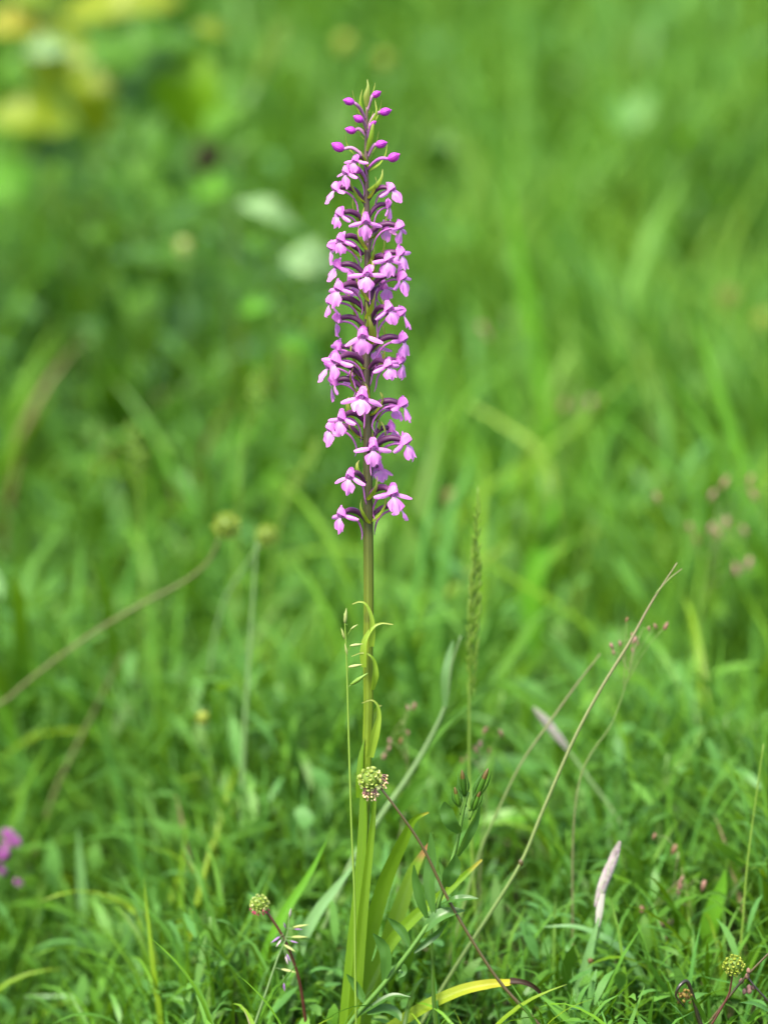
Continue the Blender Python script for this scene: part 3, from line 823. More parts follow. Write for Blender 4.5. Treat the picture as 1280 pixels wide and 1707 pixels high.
def withered_bud():
    pts = [U(1180, 1740, -.03), U(1164, 1700, -.03), U(1155, 1664, -.03), U(1147, 1640, -.031), (U(1141, 1636, -.032)), U(1131, 1645, -.034), U(1126, 1658, -.034), U(1131, 1668, -.034), U(1140, 1678, -.033)]
    f = pts[0].copy(); f.z = ground_z(f.x, f.y) - .002
    root = thing('withered_flower', 'blackened stalk with a withered head hooked over on itself', 'flower', (f.x, f.y, ground_z(f.x, f.y)))
    A = At(root)
    A.part(MB().tube([f] + pts, [.0011, .0012, .0011, .0010, .0007, .0004], 40, 7), 'stalk', M['darkstalk'])
    mb = MB()
    rd = random.Random(77)
    for i in range(26):
        c = U(1140 + rd.gauss(0, 4.5), 1657 + rd.gauss(0, 7), -.032 + rd.uniform(-.002, .002))
        mb.blob(c, .0009, .0008, .0011, 6, 5, Matrix.Rotation(rd.uniform(-1, 1), 3, 'Y'), .3, .15)
    A.part(mb, 'withered_head', M['witheredhead'])
withered_bud()

# ------------------------------------------------------------------ the glossy-leaved herb with closed buds
def glossy_herb():
    path = [(545, 1790, -.02), (580, 1712, -.02), (640, 1640, -.022), (690, 1575, -.022), (722, 1525, -.02), (742, 1470, -.02), (760, 1410, -.018), (772, 1350, -.018), (780, 1320, -.018)]
    pts = [U(*p) for p in path]
    f = pts[0] + Vector((-.008, 0, 0)); f.z = ground_z(f.x, f.y) - .002
    root = thing('leafy_herb', 'glossy dark leaved herb with closed reddish buds leaning beside the orchid', 'herb', (f.x, f.y, ground_z(f.x, f.y)))
    A = At(root)
    A.part(MB().tube([f] + pts, [.0013, .0014, .0013, .0012, .0011, .001, .0008], 46, 8, .06), 'stem', M['herbstem'])
    lv = [((723, 1524), (716, 1470), (720, 1430), (718, 1387), 22, (-.5, -1, .3)), ((712, 1530), (702, 1500), (695, 1470), (690, 1442), 20, (-.6, -1, .3)),
          ((706, 1552), (728, 1530), (750, 1522), (775, 1518), 24, (.2, -.9, 1)), ((735, 1508), (755, 1500), (775, 1497), (797, 1498), 13, (0, -.6, 1)),
          ((683, 1578), (672, 1555), (660, 1542), (646, 1530), 16, (-.3, -1, .7)), ((640, 1636), (645, 1600), (638, 1575), (622, 1556), 22, (-.5, -1, .3)),
          ((660, 1622), (668, 1612), (671, 1620), (664, 1630), 16, (0, -1, .2)), ((608, 1672), (600, 1655), (590, 1638), (578, 1624), 15, (-.3, -1, .6)),
          ((612, 1690), (640, 1682), (660, 1690), (668, 1702), 20, (.2, -.7, 1)), ((600, 1692), (630, 1672), (655, 1660), (684, 1662), 12, (0, -.6, 1)),
          ((744, 1478), (749, 1460), (755, 1444), (759, 1424), 30, (.3, -1, .3)), ((766, 1388), (752, 1370), (745, 1350), (741, 1336), 26, (-.4, -1, .2)),
          ((762, 1428), (778, 1395), (790, 1370), (799, 1342), 20, (.7, -1, .3)), ((742, 1475), (738, 1455), (735, 1440), (733, 1430), 9, (-.6, -1, .2)),
          ((690, 1588), (715, 1568), (730, 1555), (745, 1535), 12, (.3, -1, .5))]
    for a, b, c, d, w, nr in lv:
        yo = -.022 + random.uniform(-.006, .004)
        A.part(MB().ribbon([U(*a, -.021), U(*b, yo), U(*c, yo), U(*d, yo - .002)], [w * .35 * P, w * .85 * P, w * P, w * .95 * P, w * .7 * P, w * .12 * P], nr, 16, .32, 7, random.uniform(-.3, .3), .02, random.uniform(0, 6)), 'leaf', M['herbdark'])
    for base, top, w in (((776, 1345), (770, 1286), 15), ((782, 1352), (812, 1284), 17), ((768, 1358), (758, 1314), 13), ((782, 1366), (800, 1318), 13)):
        pb, pt = U(*base, -.018), U(*top, -.02)
        d = (pt - pb)
        L = d.length
        rot = d.to_track_quat('Z', 'Y').to_matrix()
        calyx = MB().blob(pb.lerp(pt, .62), w * .36 * P, w * .36 * P, L * .34, 10, 9, rot, .3)
        bo = A.part(calyx, 'bud', M['herb'])
        tp = MB().blob(pt - d * .16, w * .30 * P, w * .28 * P, L * .19, 8, 7, rot, .35)
        tp.v = [v - root.location for v in tp.v]
        link('bud_tip', tp.mesh('bud_tip', M['budred']), bo)
        A.part(MB().tube([pb, pb.lerp(pt, .4)], [.0006, .0007], 5, 6), 'pedicel', M['herbstem'])
        for s_ in (-1, 1):
            q = pb.lerp(pt, .25)
            A.part(MB().ribbon([q, pb.lerp(pt, .6) + Vector((s_ * w * .55 * P, -.001, 0)), pb.lerp(pt, 1.0) + Vector((s_ * w * .42 * P, -.001, 0))], [w * .3 * P, w * .42 * P, w * .05 * P], (s_, -.8, 0), 8, .3, 3), 'leaf', M['herbdark'])
glossy_herb()

# ------------------------------------------------------------------ single grass culms, spikes and panicles
def culm(name, label, cat, pts, radii, mat, y0=None, sides=6, group=None, foot=True):
    P3 = [U(*p) for p in pts]
    if foot:
        l = P3[-1]; d = (P3[-1] - P3[-2]).normalized()
        gz = ground_z(l.x, l.y)
        if l.z > gz:
            e = l + Vector((d.x, d.y, 0)) * min(.1, (l.z - gz)) ; e.z = ground_z(e.x, e.y) - .003
            P3.append(e)
    base = P3[-1]
    root = thing(name, label, cat, (base.x, base.y, ground_z(base.x, base.y)), group)
    A = At(root)
    A.part(MB().tube(list(reversed(P3)), list(reversed(radii)), max(24, len(P3) * 6), sides), 'stalk', M[mat])
    return A

def spikelet(A, c, d, l, w, mat, name='spikelet'):
    rot = Vector(d).normalized().to_track_quat('Z', 'Y').to_matrix()
    return A.part(MB().blob(c, w, w * .7, l * .5, 7, 7, rot, .7, .04), name, M[mat])

# slim grass in front of the orchid leaves, few spikelets
A = culm('slim_grass', 'very slim grass stalk with a few pale spikelets close beside the orchid stem', 'grass stalk',
         [(574, 1022, -.02), (577, 1080, -.02), (579, 1140, -.02), (582, 1250, -.021), (586, 1380, -.022), (591, 1500, -.022), (592, 1620, -.022), (594, 1720, -.022)], [.0003, .0006, .0006, .0007], 'culmgreen')
for p, d, l in (((597, 1133), (.8, -.1, .6), .0105), ((591, 1110), (1, 0, .2), .007), ((593, 1075), (1, 0, .15), .0065), ((572, 1057), (-.3, 0, 1), .006), ((577, 1083), (-.2, 0, 1), .006), ((576, 1028), (.1, 0, 1), .008), ((590, 1045), (.7, 0, .5), .004)):
    c = U(*p, -.02)
    spikelet(A, c, d, l, l * .17, 'yellowbud' if l < .009 else 'culmgreen')
    q = stem_at(0)
    A.part(MB().tube([c - Vector(d).normalized() * l * .45, U(579, p[1] + 14, -.02)], [.0002, .0002], 5, 4), 'branchlet', M['culmgreen'])

# violet grass, lower left
A = culm('violet_grass', 'delicate grass stalk with tiny violet spikelets by the crimson burnet head', 'grass stalk',
         [(483, 1520, .012), (478, 1560, .012), (462, 1600, .012), (445, 1650, .012), (425, 1707, .012), (405, 1765, .012)], [.0003, .0005, .0006, .0007], 'paleculm')
for p, e, l, mt in (((500, 1544), (478, 1548), .012, 'yellowbud'), ((498, 1562), (472, 1562), .012, 'yellowbud'), ((482, 1580), (472, 1574), .010, 'yellowbud'), ((480, 1618), (458, 1613), .011, 'yellowbud'),
                    ((497, 1549), (478, 1548), .006, 'violet'), ((460, 1566), (474, 1556), .008, 'violet'), ((490, 1570), (470, 1565), .006, 'violet'), ((481, 1596), (474, 1580), .006, 'violet'),
                    ((474, 1645), (472, 1625), .006, 'violet'), ((475, 1543), (478, 1552), .006, 'violet'), ((484, 1522), (482, 1535), .008, 'silver'), ((465, 1572), (472, 1562), .006, 'silver'), ((478, 1600), (473, 1582), .006, 'silver')):
    c, b = U(*p, .010), U(*e, .012)
    d = c - b
    spikelet(A, c, d, l * .72, l * .10, mt)
    A.part(MB().tube([b, c], [.00016, .00016], 4, 4), 'branchlet', M['paleculm'])

# two leaning straw culms to the right
A = culm('straw_culm', 'long leaning straw coloured grass culm with a dark node and split tip', 'grass stalk',
         [(1128, 938, .03), (1085, 1005, .03), (1048, 1072, .03), (1000, 1150, .03), (955, 1235, .03), (905, 1350, .03), (868, 1438, .03), (815, 1525, .03), (760, 1610, .03), (700, 1710, .03)], [.0003, .0007, .0009, .0009, .0010, .0010, .0011, .0011, .0011], 'culm')
A.part(MB().blob(U(868, 1438, .03), .0015, .0015, .0022, 8, 7), 'node', M['brownstalk'])
A.part(MB().tube([U(1092, 990, .03), U(1115, 965, .03), U(1136, 948, .03)], [.0006, .0004, .0002], 8, 5), 'split_tip', M['culm'])
culm('straw_culm', 'shorter leaning brownish grass culm with a bare tip beside pink quaking grass', 'grass stalk',
     [(1000, 1090, .10), (960, 1142, .10), (915, 1205, .10), (870, 1270, .10), (835, 1340, .10), (800, 1420, .10), (770, 1520, .10)], [.0003, .0006, .0007, .0008, .0008], 'culm')
# thick pale stem with leaf to the right of the orchid
A = culm('pale_grass_stem', 'thick pale grey green grass stem with a folded leaf behind the orchid', 'grass stalk',
         [(768, 1060, .14), (752, 1110, .14), (742, 1175, .14), (715, 1235, .14), (680, 1295, .14), (635, 1360, .14), (590, 1430, .14), (550, 1520, .14), (500, 1640, .14)], [.0005, .0010, .0013, .0015, .0016, .0016, .0015], 'paleculm')
A.part(MB().ribbon([U(655, 1365, .135), U(680, 1330, .13), U(700, 1308, .13), U(712, 1296, .13)], [.004, .0085, .0075, .001], (.2, -1, .5), 12, .25, 5), 'leaf', M['herb'])
A.part(MB().ribbon([U(742, 1178, .135), U(742, 1130, .13), U(748, 1095, .13), U(755, 1068, .13)], [.003, .005, .004, .0008], (-.4, -1, .2), 12, .4, 3), 'leaf', M['paleblade'])
A.part(MB().ribbon([U(695, 1275, .14), U(730, 1225, .14), U(775, 1180, .14), (U(800, 1160, .14))], [.002, .0028, .002, .0005], (-.4, -1, .2), 12, .4, 3), 'leaf', M['blade'])

def spike(name, label, pts, body, wpx, mat, stalkmat, y0, cat='grass spike', r=.0009, n=60, fluff=.5):
    A = culm(name, label, cat, [(a, b, y0) for a, b in pts], [r * .5, r, r * 1.1, r * 1.2], stalkmat)
    c = spline([U(a, b, y0) for a, b in body], n)
    rd = random.Random(int(wpx * 7 + pts[0][0]))
    s = pxm(y0)
    mb = MB()
    for i in range(n):
        t = i / (n - 1)
        w = wpx * s * math.sin(math.pi * min(1, .12 + t * .86)) ** .6 * .5
        d = (c[min(i + 1, n - 1)] - c[max(i - 1, 0)]).normalized()
        for j in range(4):
            a = rd.uniform(0, 6.28)
            o = Vector((math.cos(a), math.sin(a), 0))
            q = c[i] + o * w * .55
            e = q + (d * .9 + o * fluff).normalized() * w * 1.3
            rot = (e - q).to_track_quat('Z', 'Y').to_matrix()
            mb.blob(q.lerp(e, .5), w * .24, w * .2, (e - q).length * .55, 5, 5, rot, .6)
    mb.v = [v - A.o for v in mb.v]
    o = link('flower_spike', mb.mesh('flower_spike', M[mat]), A.root)
    o['kind'] = 'stuff'
    return A

spike('green_grass_spike', 'upright slender green grass spike with a paler tip behind the orchid', [(797, 812), (794, 900), (790, 1000), (783, 1120), (782, 1240), (783, 1340), (790, 1480), (800, 1640)], [(785, 1160), (787, 1080), (791, 1000), (794, 920), (797, 812)], 23, 'spikegreen', 'culmgreen', .11, r=.0008, fluff=.35)
A = spike('silvery_pink_spike', 'silvery pink grass spike on a stalk wrapped in a pale green sheath', [(1031, 1415), (1012, 1470), (999, 1530), (990, 1580), (975, 1640), (955, 1707), (935, 1780)], [(994, 1512), (1004, 1478), (1018, 1442), (1032, 1404)], 20, 'lilac', 'paleculm', .05, r=.0010, n=150, fluff=.25)
A.part(MB().ribbon([U(940, 1770, .045), U(955, 1690, .045), U(972, 1630, .045), U(986, 1575, .045), U(998, 1530, .046)], [.004, .006, .006, .0045, .0008], (-.5, -1, .2), 20, .5, 5), 'sheath', M['paleblade'])
A.part(MB().ribbon([U(995, 1545, .048), U(998, 1520, .047), U(1003, 1490, .047)], [.0025, .0042, .003], (-.3, -1, .1), 10, -.5, 5), 'upper_sheath', M['lilac'])
A.part(MB().blob(U(984, 1602, .042), .0018, .0016, .0018, 8, 6, None, 0, .2), 'stalk_node', M['budred'])
spike('pale_bent_spike', 'pale leaning plantain like spike bent across the straw culm', [(892, 1182), (925, 1225), (955, 1262), (990, 1310), (1030, 1365), (1070, 1430), (1110, 1520)], [(948, 1252), (930, 1230), (910, 1204), (890, 1180)], 18, 'silver', 'paleculm', .22, r=.0011, fluff=.3)
spike('far_pale_spike', 'blurred pale seed spike on a thin stalk rising behind tall leaves', [(470, 45), (455, 85), (430, 140), (405, 190), (390, 300), (385, 500)], [(430, 140), (445, 108), (460, 70), (472, 40)], 24, 'spikegreen', 'paleculm', 1.7, r=.0022, n=40)
for a, lab in (([(430, 612), (425, 660), (410, 720), (400, 800), (395, 900), (392, 1050)], 'faint greyish grass panicle standing behind the yellow green burnet head'),
               ([(530, 730), (500, 790), (480, 830), (465, 880), (450, 960), (440, 1100)], 'faint pale grass panicle leaning toward the lowest orchid flowers'),
               ([(215, 700), (228, 760), (232, 800), (236, 880), (238, 1000)], 'faint short pale grass panicle among far left sward')):
    b = a[:3]
    spike('pale_panicle', lab, a, list(reversed(b)), 22, 'spikegreen', 'culmgreen', .6, r=.0007, n=14, fluff=1.2)
# long thin pale stalk at left
culm('thin_pale_stalk', 'long straight pale stalk rising to the burnet heads', 'grass stalk', [(428, 905, .30), (422, 1000, .30), (414, 1120, .30), (406, 1260, .30), (402, 1400, .30), (404, 1560, .30)], [.0007, .0012, .0014, .0014], 'paleculm')
culm('fine_yellow_stalk', 'very fine yellowish grass stalk above the olive burnet head', 'grass stalk', [(1272, 1240, .06), (1258, 1340, .06), (1245, 1440, .06), (1238, 1530, .06), (1232, 1600, .06), (1225, 1720, .06)], [.0003, .0005, .0006, .0006], 'culmgreen')
culm('brown_dead_stalk', 'short dead brown stalk leaning among soft grass', 'grass stalk', [(205, 1090, .42), (170, 1160, .42), (135, 1230, .42), (105, 1290, .42), (85, 1340, .42), (60, 1420, .42)], [.0006, .0013, .0016, .0016], 'tanstalk')

# quaking grass: loose pinkish spikelets on hair-thin stalks
def quaking(label, centre, spots, y0, sz, foot):
    P0 = [U(centre[0], centre[1], y0), U((centre[0] + foot[0]) / 2 + 12, (centre[1] + foot[1]) / 2, y0), U(foot[0], foot[1], y0)]
    e = P0[-1].copy(); e.z = ground_z(e.x, e.y) - .002
    P0.append(e)
    root = thing('quaking_grass', label, 'grass stalk', (e.x, e.y, ground_z(e.x, e.y)))
    A = At(root)
    A.part(MB().tube(P0, [.0003, .0004, .0005, .0006], 24, 5), 'stalk', M['culm'])
    c0 = spline(P0, 40)
    rd = random.Random(int(centre[0]))
    for (x, y) in spots:
        c = U(x, y, y0 + rd.uniform(-.01, .01))
        s = sz * rd.uniform(.55, 1.0) * pxm(y0)
        spikelet(A, c, (rd.uniform(-.6, .6), 0, rd.choice((-1, 1))), s * 1.5, s * .5, 'pinkspike')
        b = c0[min(39, int(rd.uniform(0, 10)))]
        A.part(MB().tube([c, c.lerp(b, .5) + Vector((0, 0, .004)), b], [.0002, .0002, .00022], 6, 4), 'branchlet', M['culm'])
quaking('quaking grass with tiny brown pink spikelets crossing the straw culm', (1065, 1060), [(1044, 1033), (1053, 1059), (1057, 1067), (1019, 1077), (1033, 1073), (1081, 1048), (1092, 1044), (1109, 1044), (1022, 1087), (1055, 1085), (1062, 1072)], .09, 11, (960, 1330))
quaking('blurred quaking grass with a wide spray of reddish spikelets on the far slope', (1200, 860), [(1187, 825), (1207, 805), (1250, 800), (1255, 825), (1185, 880), (1210, 872), (1240, 885), (1247, 940), (1227, 950), (1160, 900), (1095, 830), (1150, 880), (1195, 890)], .5, 16, (1080, 1330))
quaking('quaking grass with pale pink spikelets low among leaves by the silvery spike', (1130, 1420), [(1133, 1475), (1136, 1465), (1123, 1416), (1090, 1394), (1070, 1518), (1102, 1540), (1116, 1539), (1108, 1567), (1131, 1484), (1019, 1600), (1172, 1476)], .10, 14, (1160, 1680))
quaking('quaking grass with rosy spikelets just above the round green burnet head', (672, 1200), [(680, 1180), (690, 1178), (650, 1236), (648, 1248), (680, 1222), (668, 1235), (640, 1260)], .16, 11, (665, 1420))
quaking('quaking grass with mauve spikelets beside the pale folded stem', (795, 1240), [(793, 1250), (800, 1240), (815, 1252), (780, 1262), (835, 1222), (808, 1218), (770, 1268)], .16, 13, (800, 1440))
quaking('blurred quaking grass with brown spikelets high in the soft slope', (950, 640), [(940, 676), (960, 678), (985, 672), (805, 548), (812, 560)], 1.0, 15, (900, 900))

# vetch at the left edge
def vetch():
    y0 = .33
    f = U(60, 1640, y0); f.z = ground_z(f.x, f.y)
    root = thing('purple_vetch', 'purple vetch blossoms on a leafy stem', 'vetch', f)
    A = At(root)
    A.part(MB().tube([f, U(50, 1560, y0), U(36, 1480, y0), U(22, 1380, y0)], [.001, .001, .0008, .0005], 20, 6), 'stem', M['herbstem'])
    for (x, y, s) in ((22, 1394, 20), (30, 1405, 15), (8, 1425, 20), (4, 1450, 17), (36, 1472, 13), (-12, 1440, 18), (12, 1410, 12)):
        c = U(x, y, y0 + random.uniform(-.01, .01))
        w = s * pxm(y0)
        mb = MB().blob(c, w * .45, w * .35, w * .7, 8, 7, Matrix.Rotation(random.uniform(-.8, .8), 3, 'Y'), .4, .1)
        mb.ribbon([c + Vector((0, 0, -w * .3)), c + Vector((-w * .5, -w * .2, w * .2)), c + Vector((-w * .7, -w * .1, w * .7))], [w * .3, w * .8, w * .4], (-.4, -1, .2), 7, .3, 4)
        A.part(mb, 'blossom', M['vetch'])
    for i in range(8):
        b = U(50 - i * 3, 1560 - i * 20, y0)
        e = b + Vector((random.choice((-1, 1)) * .02, -.004, .008))
        A.part(MB().ribbon([b, b.lerp(e, .5), e], [.001, .005, .0006], (0, -.6, 1), 8, .2, 4), 'leaf', M['herb'])
vetch()

# ------------------------------------------------------------------ leaf and blade libraries, grass tufts and meadow herbs
def blade_lib(k):
    rd = random.Random(900 + k)
    a0, a1 = rd.uniform(.05, .3), rd.uniform(.3, 1.9)
    pts = [Vector((0, 0, 0))]
    for i in range(7):
        a = a0 + a1 * (i / 6) ** 1.5
        pts.append(pts[-1] + Vector((math.sin(a), rd.uniform(-.06, .06), math.cos(a))) / 7)
    return MB().ribbon(pts, [.022, .034, .036, .034, .028, .018, .002], (-1, 0, .35), 12, .3, 3, rd.uniform(-.9, .9)).v, MB().ribbon(pts, [.022, .034, .036, .034, .028, .018, .002], (-1, 0, .35), 12, .3, 3, rd.uniform(-.9, .9))
BL = {}
for mt in ('blade', 'brightblade', 'paleblade', 'straw'):
    BL[mt] = []
    for k in range(10 if mt == 'blade' else 5):
        BL[mt].append(blade_lib(k + (50 if mt != 'blade' else 0))[1].mesh('blade', M[mt]))

def tuft(x, y, n, L, label, group, wide=1.0, mat='blade', spread=.012, az0=None):
    root = thing('grass_tuft', label, 'grass', (x, y, ground_z(x, y) - .002), group)
    for i in range(n):
        m_ = mat if random.random() > .02 else 'straw'
        b = link('blade', random.choice(BL[m_]), root)
        a = random.uniform(0, 6.28) if az0 is None else az0 + random.uniform(-.7, .7)
        b.location = (math.cos(a) * random.uniform(0, spread), math.sin(a) * random.uniform(0, spread), 0)
        b.rotation_euler = (random.uniform(-.12, .12), random.uniform(-.12, .12), a)
        l = L * random.uniform(.6, 1.1)
        w = wide * random.uniform(.75, 1.25) * L / l * l
        b.scale = (l, l * wide * random.uniform(.8, 1.2), l)
    return root

def vis_x(y, m=1.0):
    return (y - CAM.y) * .2 * m + .02
GA = 'green grass tufts growing round the orchid'
for i in range(56):
    y = .06 + .62 * random.random() ** 1.1
    x = random.uniform(-1, 1) * vis_x(y, 1.1)
    if y < .16 and .07 < x < .15: continue
    if y < .22 and abs(x + .01) < .045: x += .09 if x > 0 else -.09
    tuft(x, y, random.randint(6, 10), float(.4 + .6 * min(1, y * 1.6)) * random.uniform(.16, .24), 'arching tuft of fresh green grass blades near the orchid', GA, random.uniform(.6, 1.0))
for x, y in ((-.05, -.035), (-.028, -.05), (.012, -.05), (.04, -.04), (.065, -.045), (-.075, -.02), (.10, -.05), (.15, -.04)):
    tuft(x, y, random.randint(6, 9), random.uniform(.08, .115), 'short low tuft of grass at the very foot of the orchid', 'short tufts at the foot of the orchid', random.uniform(.7, 1.0))
GB = 'taller grass tufts behind the orchid'
for i in range(46):
    y = .7 + 1.7 * random.random()
    x = random.uniform(-1, 1) * vis_x(y, 1.1)
    br = random.random() < .3
    tuft(x, y, random.randint(6, 9), random.uniform(.20, .32), 'tall soft tuft of broad lime green grass behind the orchid' if br else 'tall soft tuft of broad mid green grass behind the orchid', GB, random.uniform(.8, 1.3), 'brightblade' if br else 'blade', .02)

def leaf_lib(shape, mat, k):
    rd = random.Random(1500 + k)
    W = {'oval': [.12, .34, .46, .42, .26, .02], 'lance': [.06, .16, .2, .18, .11, .01], 'round': [.2, .62, .8, .78, .5, .05]}[shape]
    c = rd.uniform(.2, .9)
    pts = [Vector((math.sin(c * t) / max(c, .1) * .25 + t * .75, 0, (.35 * math.sin(t * 2.2) - .25 * c * t * t))) for t in (0, .25, .5, .75, 1)]
    return MB().ribbon(pts, W, (-.4, 0, 1), 12, .22, 7, rd.uniform(-.3, .3), .05, rd.uniform(0, 6)).mesh('leaf', M[mat])
LL = {}
for sh in ('oval', 'lance', 'round'):
    for mt in ('herb', 'herbdark', 'herbyellow', 'herborange', 'herbpale', 'brightblade'):
        LL[sh, mt] = [leaf_lib(sh, mt, k) for k in range(3)]

def herb(x, y, H, n, L, shape, mat, label, group, mats2=None, name='meadow_herb'):
    gz = ground_z(x, y) - .002
    root = thing(name, label, 'herb', (x, y, gz), group)
    bend = Vector((random.uniform(-.12, .12), random.uniform(-.12, .12), 0)) * H
    pts = [Vector((0, 0, 0)), bend * .3 + Vector((0, 0, H * .5)), bend + Vector((0, 0, H))]
    link('stem', MB().tube(pts, [.0016, .0014, .0008], 10, 6).mesh('stem', M['herbstem']), root)
    c = spline(pts, 30)
    for i in range(n):
        t = (.12 + .86 * i / max(1, n - 1))
        m_ = mat if not mats2 or random.random() > .35 else random.choice(mats2)
        b = link('leaf', random.choice(LL[shape, m_]), root)
        b.location = c[int(t * 29)]
        b.rotation_euler = (random.uniform(-.3, .3), random.uniform(-.7, .25), i * 2.4 + random.uniform(-.4, .4))
        l = L * random.uniform(.7, 1.15) * (1.1 - .4 * t)
        b.scale = (l, l, l)
    return root
HA = 'low leafy herbs between the grass'
for i in range(38):
    y = .09 + .9 * random.random() ** 1.2
    x = random.uniform(-1, 1) * vis_x(y, 1.05)
    if y < .2 and abs(x) < .05: x += .1 if x > 0 else -.1
    sh = random.choice(('lance', 'lance', 'lance', 'oval'))
    herb(x, y, random.uniform(.03, .10) * (1 + y), random.randint(6, 10), random.uniform(.018, .034) * (1 + .6 * y), sh, 'herb', 'low green herb with narrow pointed leaves between the grass blades' if sh == 'lance' else 'low green herb with broad oval leaves between the grass blades', HA)
HB = 'tall leafy herbs at the back of the meadow'
for i in range(36):
    y = .85 + 1.5 * random.random()
    x = -random.uniform(.04, 1.0) * vis_x(y, 1.08)
    herb(x, y, random.uniform(.24, .42), random.randint(9, 13), random.uniform(.06, .11), random.choice(('oval', 'lance')), 'herb', 'tall leafy dark green herb standing at the back of the meadow', HB, ('herbdark',))
for i in range(12):
    y = 1.6 + 2.0 * random.random()
    x = random.uniform(.1, 1.0) * vis_x(y, 1.05)
    herb(x, y, random.uniform(.2, .38), random.randint(8, 11), random.uniform(.05, .09), random.choice(('oval', 'lance')), 'herb', 'soft leafy herb on the open slope behind the orchid', 'leafy herbs on the open slope', ('brightblade',))

# the tall plant with yellowing leaves, back left corner: leaves where the photograph shows them
def leaf_plant(label, base_px, y0, leaves, stem_px, name='tall_herb', stalk='herbstem', rs=.0025):
    f = U(*base_px, y0); f.z = ground_z(f.x, f.y) - .003
    root = thing(name, label, 'herb', (f.x, f.y, f.z))
    A = At(root)
    sp = [f] + [U(*p, y0) for p in stem_px]
    A.part(MB().tube(sp, [rs, rs, rs * .7, rs * .4], 24, 7), 'stem', M[stalk])
    dn = spline(sp, 60)
    for (x0, y0p, x1, y1p, w, mt) in leaves:
        yo = y0 + random.uniform(-.06, .02)
        a, b = U(x0, y0p, yo), U(x1, y1p, yo - .02)
        L = (b - a).length
        W = w * pxm(y0)
        mid = a.lerp(b, .5) + Vector((0, -.02, .12 * L))
        A.part(MB().ribbon([a, a.lerp(mid, .55), mid, mid.lerp(b, .55), b], [W * .25, W * .8, W, W * .9, W * .6, W * .05], (random.uniform(-.3, .3), -1, .8), 14, .2, 7, random.uniform(-.2, .2), .03, random.uniform(0, 6)), 'leaf', M[mt])
        n_ = min(dn, key=lambda p: (p - a).length)
        A.part(MB().tube([n_, n_.lerp(a, .5) + Vector((0, 0, .004)), a], [rs * .35, rs * .3, rs * .3], 8, 5), 'leaf_stalk', M[stalk])
leaf_plant('tall herb with yellow and orange turning leaves at the meadow back', (105, 900), 2.05,
           [(90, 45, -30, 50, 65, 'herborange'), (110, 30, 300, 0, 80, 'herbyellow'), (125, 50, 75, 160, 95, 'herbyellow'), (165, 225, 150, 110, 80, 'herbyellow'), (120, 205, -20, 200, 80, 'herbyellow'), (60, 130, 10, 100, 80, 'herb'), (200, 140, 260, 190, 90, 'herb'), (170, 60, 240, 110, 90, 'herb'), (60, 300, -30, 330, 100, 'brightblade'), (200, 260, 280, 300, 90, 'herb'),
            (120, 80, 45, 88, 45, 'herbpale'), (140, 250, 40, 270, 60, 'herb'), (115, 320, 200, 300, 60, 'herb'), (110, 15, 20, -20, 60, 'herbyellow'), (100, 420, 30, 440, 60, 'herb')],
           [(102, 600), (108, 300), (112, 40)])
leaf_plant('tall herb with broad bright yellow green leaves beside pale seed spike', (330, 860), 1.65,
           [(318, 225, 312, 80, 125, 'limeleaf'), (360, 180, 400, 240, 80, 'herb'), (300, 240, 240, 210, 80, 'herb'), (315, 60, 260, 75, 60, 'herb'), (300, 60, 180, 90, 55, 'herb'), (330, 40, 375, 60, 40, 'herbyellow'), (310, 90, 215, 130, 60, 'herb'), (330, 300, 250, 330, 75, 'herb'),
            (335, 400, 270, 440, 60, 'herb'), (320, 330, 395, 300, 50, 'brightblade')], [(326, 600), (322, 330), (320, 50)])
leaf_plant('herb showing two pale leaf undersides close to the flower spike', (500, 900), 1.25,
           [(400, 338, 494, 374, 38, 'herbpale'), (478, 425, 558, 448, 70, 'herbpale'), (455, 500, 400, 520, 40, 'brightblade'), (470, 560, 530, 590, 44, 'brightblade'), (460, 420, 410, 400, 34, 'herb')],
           [(480, 700), (462, 520), (452, 360)])
leaf_plant('pale leaved herb half hidden behind the upper flowers', (730, 900), 2.0,
           [(720, 340, 680, 380, 55, 'herb'), (722, 400, 790, 380, 60, 'herb'), (722, 480, 660, 500, 60, 'herb'), (724, 290, 740, 220, 50, 'herb')], [(726, 700), (724, 480), (722, 300)])

# brownish dead heads and buds floating on thin stalks far behind
def dot_stalk(label, px, y0, r, mat, foot):
    a = U(*px, y0); f = U(*foot, y0); f.z = ground_z(f.x, f.y) - .002
    root = thing('knapweed', label, 'flower', (f.x, f.y, f.z))
    A = At(root)
    A.part(MB().tube([f, f.lerp(a, .5) + Vector((.01, 0, 0)), a], [.0014, .0012, .0009], 16, 6), 'stalk', M['herbstem'])
    w = r * pxm(y0)
    h = A.part(MB().blob(a, w, w, w * 1.15, 10, 8, None, .25, .08), 'flower_head', M[mat])
    mb = MB()
    for i in range(14):
        an = i * .449
        mb.ribbon([a + Vector((math.cos(an) * w * .9, math.sin(an) * w * .9, -w * .2)), a + Vector((math.cos(an) * w * 1.1, math.sin(an) * w * 1.1, w * .5)), a + Vector((math.cos(an) * w * .8, math.sin(an) * w * .8, w * 1.3))], [w * .3, w * .35, w * .05], (math.cos(an), math.sin(an), .2), 5, .2, 3)
    mb.v = [v - A.o for v in mb.v]
    link('floral_bracts', mb.mesh('floral_bracts', M[mat]), h)
dot_stalk('pale yellow round bud below the dark brown seed head', (306, 412), 1.2, 11, 'burnetgreen', (300, 900))
dot_stalk('dark brown withered seed head between tall leaves', (345, 268), 1.7, 24, 'darkhead', (350, 900))
dot_stalk('yellow green bud high above the orchid tip', (574, 76), 1.9, 15, 'burnetdull', (590, 700))
dot_stalk('small lime bud just above the topmost orchid buds', (640, 102), 1.9, 11, 'burnetdull', (650, 700))
